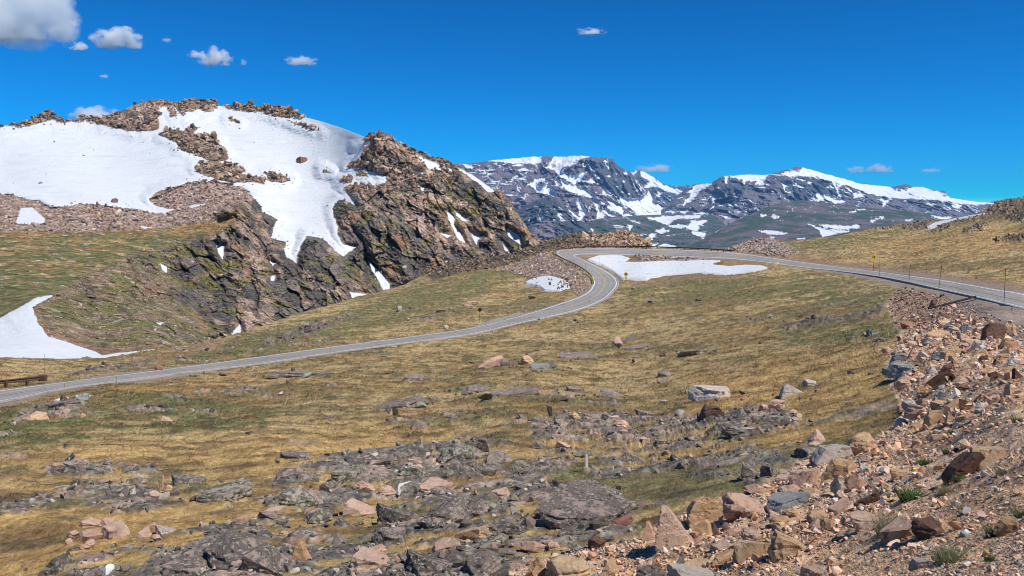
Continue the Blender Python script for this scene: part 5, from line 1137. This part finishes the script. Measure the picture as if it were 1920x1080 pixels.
def plants():
    tone = {'g': ((.17, .19, .09), (.30, .29, .17)), 'l': ((.075, .12, .04), (.13, .17, .065)), 'd': ((.05, .10, .03), (.08, .13, .05)), 'y': ((.24, .19, .11), (.33, .26, .15))}
    for x, y, w_, h_, t, lab in PL:
        P, d = ground_at(x, y-3); k = d/FPX; n = int(60+w_*7); W = w_*k; H = h_*k
        r_ = W*.42*np.sqrt(rng.random(n)); a = rng.uniform(0, 6.28, n); Q = np.stack([r_*np.cos(a), r_*np.sin(a), np.zeros(n)-.01], -1)
        a_, b_ = map(np.array, tone[t]); C = a_+(b_-a_)*rng.random((n, 1))
        V, F, C = blades(Q, C, H*rng.uniform(.4, 1.05, n), np.full(n, max(.9*k, .010 if t == 'l' else .005))*(2.2 if t == 'l' else 1.0), .8 if t != 'l' else 1.2)
        nm = "plant" if t == 'l' else "grass_tuft"
        o = build(nm, V, F, M_GRASS, C); o.location = P; tag(o, lab, nm.replace('_', ' '), "plants growing on the gravel slope")
    for x, y, lab in ((1672,936,"small plant with bright yellow flowers beside the brown split slab"),(1716,895,"tiny yellow-flowered plant in the upper gravel")):
        P, d = ground_at(x, y); k = d/FPX; root = empty("flowering_plant", P); tag(root, lab, "plant", "plants growing on the gravel slope")
        n = 60; Q = rng.normal(size=(n, 3))*np.array([3.5*k, 3.5*k, 0]); C = np.tile([[.08, .15, .04]], (n, 1))
        V, F, C = blades(Q, C, np.full(n, 7*k), np.full(n, 1.5*k), .7); build("leaves", V, F, M_GRASS, C, parent=root)
        b = MB()
        for i in range(7):
            c0 = Vector((random.uniform(-4, 4)*k, random.uniform(-3, 3)*k, random.uniform(5, 8)*k))
            b.prism([(math.cos(j*math.pi/4)*1.5*k, math.sin(j*math.pi/4)*1.5*k) for j in range(8)], .4*k, Matrix.Translation(c0)@Matrix.Rotation(R(random.uniform(-60, -20)), 4, 'X'))
        b.build("flowers", plain("yellow petals", (.75, .55, .03), .6), root)
plants()

# ------------------------------------------------------------------ road furniture
M_RUST = plain("weathered rust brown steel", (.11, .06, .045), .75, nscale=3, var=.35)
M_RUST_LIT = plain("rust steel in sunlit ochre", (.34, .21, .07), .75, nscale=2, var=.4)  # same rusted steel, its sunlit look put into the brighter ochre colour
M_DARK = plain("dark weathered metal", (.03, .024, .02), .6, nscale=8, var=.3)
M_POLE = plain("brown stake", (.11, .08, .07), .7, nscale=8, var=.3)
M_SIGNY = plain("warning sign yellow", (.80, .50, .015), .5, nscale=3, var=.06)
M_BLACK = plain("sign black", (.015, .013, .012), .5)
M_MARK = plain("white marker paint", (.72, .72, .70), .5, nscale=5, var=.1)
def gp(px, py):
    return Vector(gpoint0(np.array([float(px)]), np.array([float(py)]))[0])
def tag_part(o, label): o['label'] = label
def guardrail(name, base, label, spacing, hgt=.78, endblock=None, fine=6, split=0):
    C2 = catmull(base, fine); pts = [gp(*p) for p in C2]
    root = empty(name, pts[0]); tag(root, label, "guardrail", "guardrails beside the road")
    L = [p-pts[0] for p in pts]
    prof = [(-.02, hgt-.34), (.05, hgt-.30), (.05, hgt-.24), (-.02, hgt-.19), (-.02, hgt-.14), (.05, hgt-.09), (.05, hgt-.03), (-.02, hgt), (-.06, hgt-.005), (-.06, hgt-.33)]
    cut = int(len(L)*split)
    if cut > 2: b = MB(); b.sweep(L[:cut+1], prof); tag_part(b.build("rail", M_RUST_LIT, root), "rusted rail section in painted-on sunlit ochre along the lower leg of the bend")
    b = MB(); b.sweep(L[cut:], prof); b.build("rail", M_RUST, root)
    acc = 0; nxt = 0; n = 0
    for i in range(len(L)-1):
        e = (L[i+1]-L[i]); l = e.length
        while nxt <= acc+l and n < 95:
            p = L[i]+e*((nxt-acc)/max(l, 1e-6)); q = MB(); ang = math.atan2(e.y, e.x)
            q.box(p+Vector((0, 0, hgt/2-.12))+Vector((math.sin(ang), -math.cos(ang), 0))*.0, (.17, .20, hgt+.12), Matrix.Rotation(ang, 3, 'Z')); 
            q.build("post", M_RUST_LIT if (split and n < 24) else M_RUST, root); n += 1; nxt += spacing
        acc += l
    if endblock: b = MB(); b.box(L[-1]+Vector((0, 0, .52)), (.55, .4, .5)); b.build("end_block", M_RUST, root)
    return root
guardrail("guardrail", [(1113,533),(1109,522),(1098,511.5),(1083,502),(1065,493),(1052,486.5),(1039,479.5),(1036,475.5),(1042,472),(1052,470),(1072,468),(1095,466.6),(1130,465.6),(1165,465.3),(1205,465.5),(1240,466.6),(1280,468),(1336,471),(1378,474.3)], "long rust-brown guardrail wrapping round the outside of the hairpin bend", 3.6, split=.40)
guardrail("guardrail", [(-75,739),(-40,733.5),(0,729),(24,726.5),(52,723),(80,720)], "short dark guardrail with a blunt end beside the road at far left", 2.0, .72, True)

def sign_diamond(name, px, py, hgt, size, face, label, plate=True, arrow=1, rz=0):
    P = gp(px, py); root = empty(name, P-Vector((0, 0, .05)), rz); tag(root, label, "road sign", "road signs along the bend")
    b = MB(); b.tube([(0, 0, -.2), (0, 0, hgt)], .045, 8); b.build("post", M_POLE, root)
    s = size/2; c = hgt-s*.75; T = Matrix.Translation(Vector((0, -.06, c)))
    r_ = .1*s; dm = []
    for k in range(4):
        a = math.pi/2*k
        for da in (-.12, .12): dm.append((math.sin(a+da)*s, math.cos(a+da)*s))
    b = MB(); b.prism(dm, .012, T); panel = b.build("sign_panel", face, root)
    if arrow:
        # hairpin arrow: stem up, round over, down to the arrow head
        pts = []
        for k in range(13):
            a = math.pi*k/12; pts.append((math.cos(a)*.19*arrow*s/.53, (.10+math.sin(a)*.20)*s/.53))
        pts = [(.19*arrow*s/.53, -.30*s/.53)]+pts+[(-.19*arrow*s/.53, 0)]
        w_ = .060*s/.53; b = MB()
        for p, q in zip(pts[:-1], pts[1:]):
            v = Vector((q[0]-p[0], 0, q[1]-p[1])); nrm = Vector((-v.z, 0, v.x)).normalized()*w_; e = v.normalized()*w_*.3
            A = [Vector((p[0], 0, p[1]))-e-nrm, Vector((q[0], 0, q[1]))+e-nrm, Vector((q[0], 0, q[1]))+e+nrm, Vector((p[0], 0, p[1]))-e+nrm]
            b.prism([(t.x, t.z) for t in A], .006, Matrix.Translation(Vector((0, -.071, c))))
        hx = -.19*arrow*s/.53; b.prism([(hx-.15*s/.53, .02), (hx, -.20*s/.53), (hx+.15*s/.53, .02)], .006, Matrix.Translation(Vector((0, -.071, c))))
        b.build("arrow", M_BLACK, panel)
    if plate:
        b = MB(); b.box((0, -.06, c-s-.30*s/.53), (.56*s/.53, .012, .50*s/.53)); b.build("speed_plate", face, root)
    return root
d1 = gp(1173.5, 527.5)[1]; sign_diamond("road_sign", 1173.5, 527.5, 16.8*d1/FPX, 8.6*d1/FPX, M_SIGNY, "yellow diamond curve sign with plate at the edge of the hairpin snow", True, 1)
d2 = gp(1638, 507)[1]; sign_diamond("road_sign", 1638, 507, 28.2*d2/FPX, 8.8*d2/FPX, M_SIGNY, "yellow diamond hairpin sign with plate in front of the right-hand grassy hill", True, 1)
d3 = gp(899.5, 602)[1]; sign_diamond("road_sign", 899.5, 602, 25*d3/FPX, 8.6*d3/FPX, M_DARK, "dark back of a diamond road sign on a thin post by the turnout", False, 0, R(20))
# object marker at the near end of the long rail
Pm = gp(1112, 532); k = Pm[1]/FPX; root = empty("object_marker", Pm); tag(root, "small yellow round marker at the near end of the hairpin guardrail", "road marker")
b = MB(); b.tube([(0, 0, -.1), (0, 0, 6.0*k)], .04, 6); b.build("post", M_POLE, root)
b = MB(); b.prism([(math.cos(i*math.pi/8)*2.6*k, math.sin(i*math.pi/8)*2.6*k) for i in range(16)], .02, Matrix.Translation(Vector((0, -.06, 7.0*k)))); b.build("marker_panel", M_SIGNY, root)
b = MB(); b.prism([(-1.2*k, -.5*k), (0, .9*k), (1.2*k, -.5*k), (1.2*k, -1.2*k), (0, .2*k), (-1.2*k, -1.2*k)], .012, Matrix.Translation(Vector((0, -.08, 7.0*k)))); b.build("symbol", M_BLACK, root)

POLES = [(1882,573,4,-71,1.7,"tallest dark snow stake, at the road's near edge by the right border"),(1760,541,6,-44,1.5,"leaning dark snow stake, second from the right border"),(1704,530,3,-34,1.2,"third dark snow stake from the right border"),
(1648.5,518.5,0,-33,1.0,"thin snow stake just right of the yellow hairpin sign"),(1737,513,0,-12,.8,"short faint stake on the far side of the right-hand road"),(1152,551,0,-9,.7,"short stake at the outer edge of the bend's lower curve"),
(1105.5,568,1,-9.5,.8,"dark stake in front of the road below the bend"),(1097.5,505.5,0,-12,.6,"thin stake at the inner rim of the hairpin's upper leg"),(1123.5,497,0,-13,.6,"thin stake against the top of the hairpin snow"),
(1164,521,0,-9,.6,"faint stake left of the yellow curve sign on the snow"),(619,664,0,-15,1.0,"thin stake at the near edge of the long straight road"),(120.5,729,0,-10,.9,"short stake on the road's near edge at left"),(84,699,0,-36,.9,"tall thin pale stake in front of the long snow wedge at left"),(218,720,0,-14,.7,"faint stake near the straight road left of the reddish boulder")]
for x, y, dx, dy, t, lab in POLES:
    P = gp(x, y); k = P[1]/FPX; root = empty("snow_stake", P); tag(root, lab, "snow stake", "snow stakes along the road")
    H = -dy*k; b = MB(); b.tube([(0, 0, -.15), (dx*k*.5, 0, H*.5), (dx*k, 0, H)], max(t*k*.34, .015), 6, max(t*k*.25, .012)); b.build("pole", M_POLE, root)
    b = MB(); b.tube([(dx*k*.90, 0, H*.90), (dx*k*.97, 0, H*.97)], max(t*k*.42, .02), 6); b.build("reflector_band", M_DARK, root)
# white stake in the meadow
P, d = ground_at(1100, 889); k = d/FPX; root = empty("marker_stake", P); tag(root, "white square stake standing in the foreground meadow", "stake")
b = MB(); b.box((0, 0, 12.5*k), (4.4*k, 4.4*k, 27*k)); b.build("stake", M_MARK, root)
b = MB(); b.box((0, 0, 26.3*k), (4.9*k, 4.9*k, 1.4*k)); b.build("cap", plain("grey cap", (.35, .34, .33), .5), root)
# fallen beam on the rubble
A, da = ground_at(1741, 584); B_, db = ground_at(1829, 562); ax = B_-A
root = empty("fallen_beam", A); tag(root, "long dark steel beam lying on the rubble below the road", "beam")
b = MB(); b.tube([Vector((0, 0, .22)), ax*.55+Vector((0, 0, .22)), ax+Vector((0, 0, .30))], .09, 8); b.build("tube", M_DARK, root)
b = MB(); b.tube([ax*.74+Vector((0, -.15, -.02)), ax*.99+Vector((0, -.15, .02))], .08, 8); b.build("end_sleeve", M_DARK, root)
# rusty bent strip
P, d = ground_at(1764, 722); k = d/FPX
pix = [(1740,720),(1747,716),(1759,707.5),(1770,701.8),(1778,700.5),(1783.5,703),(1785.5,709),(1783.5,716),(1779.5,722)]
pts = [ray(x, y)*(d-.35*1.0) for x, y in pix]; C0 = Vector(pts[0]); b = MB(); cl = catmull(pts, 5); n = len(cl)
for i, p in enumerate(cl): pass
outer = []; 
for i in range(n):
    t = cl[min(i+1, n-1)]-cl[max(i-1, 0)]; nn = np.array([-t[2], 0, t[0]]); nn /= np.linalg.norm(nn); wdt = 2.3*k*(1 if 2 < i < n-3 else .6)
    outer.append((cl[i]+nn*wdt, cl[i]-nn*wdt))
v = []; f = []
for a_, c_ in outer:
    for yy in (-.10, .10): v += [Vector(a_)-C0+Vector((0, yy, 0)), Vector(c_)-C0+Vector((0, yy, 0))]
for i in range(n-1):
    q = i*4; f += [(q, q+4, q+5, q+1), (q+2, q+3, q+7, q+6), (q, q+2, q+6, q+4), (q+1, q+5, q+7, q+3)]
f += [(0, 1, 3, 2), (4*n-4, 4*n-2, 4*n-1, 4*n-3)]
b.add(v, f); o = b.build("bent_metal_strip", plain("rusted iron", (.09, .045, .03), .8, nscale=9, var=.4)); o.location = C0; tag(o, "bent rusty metal strip arching over a brown-orange block in the rubble", "metal strip")
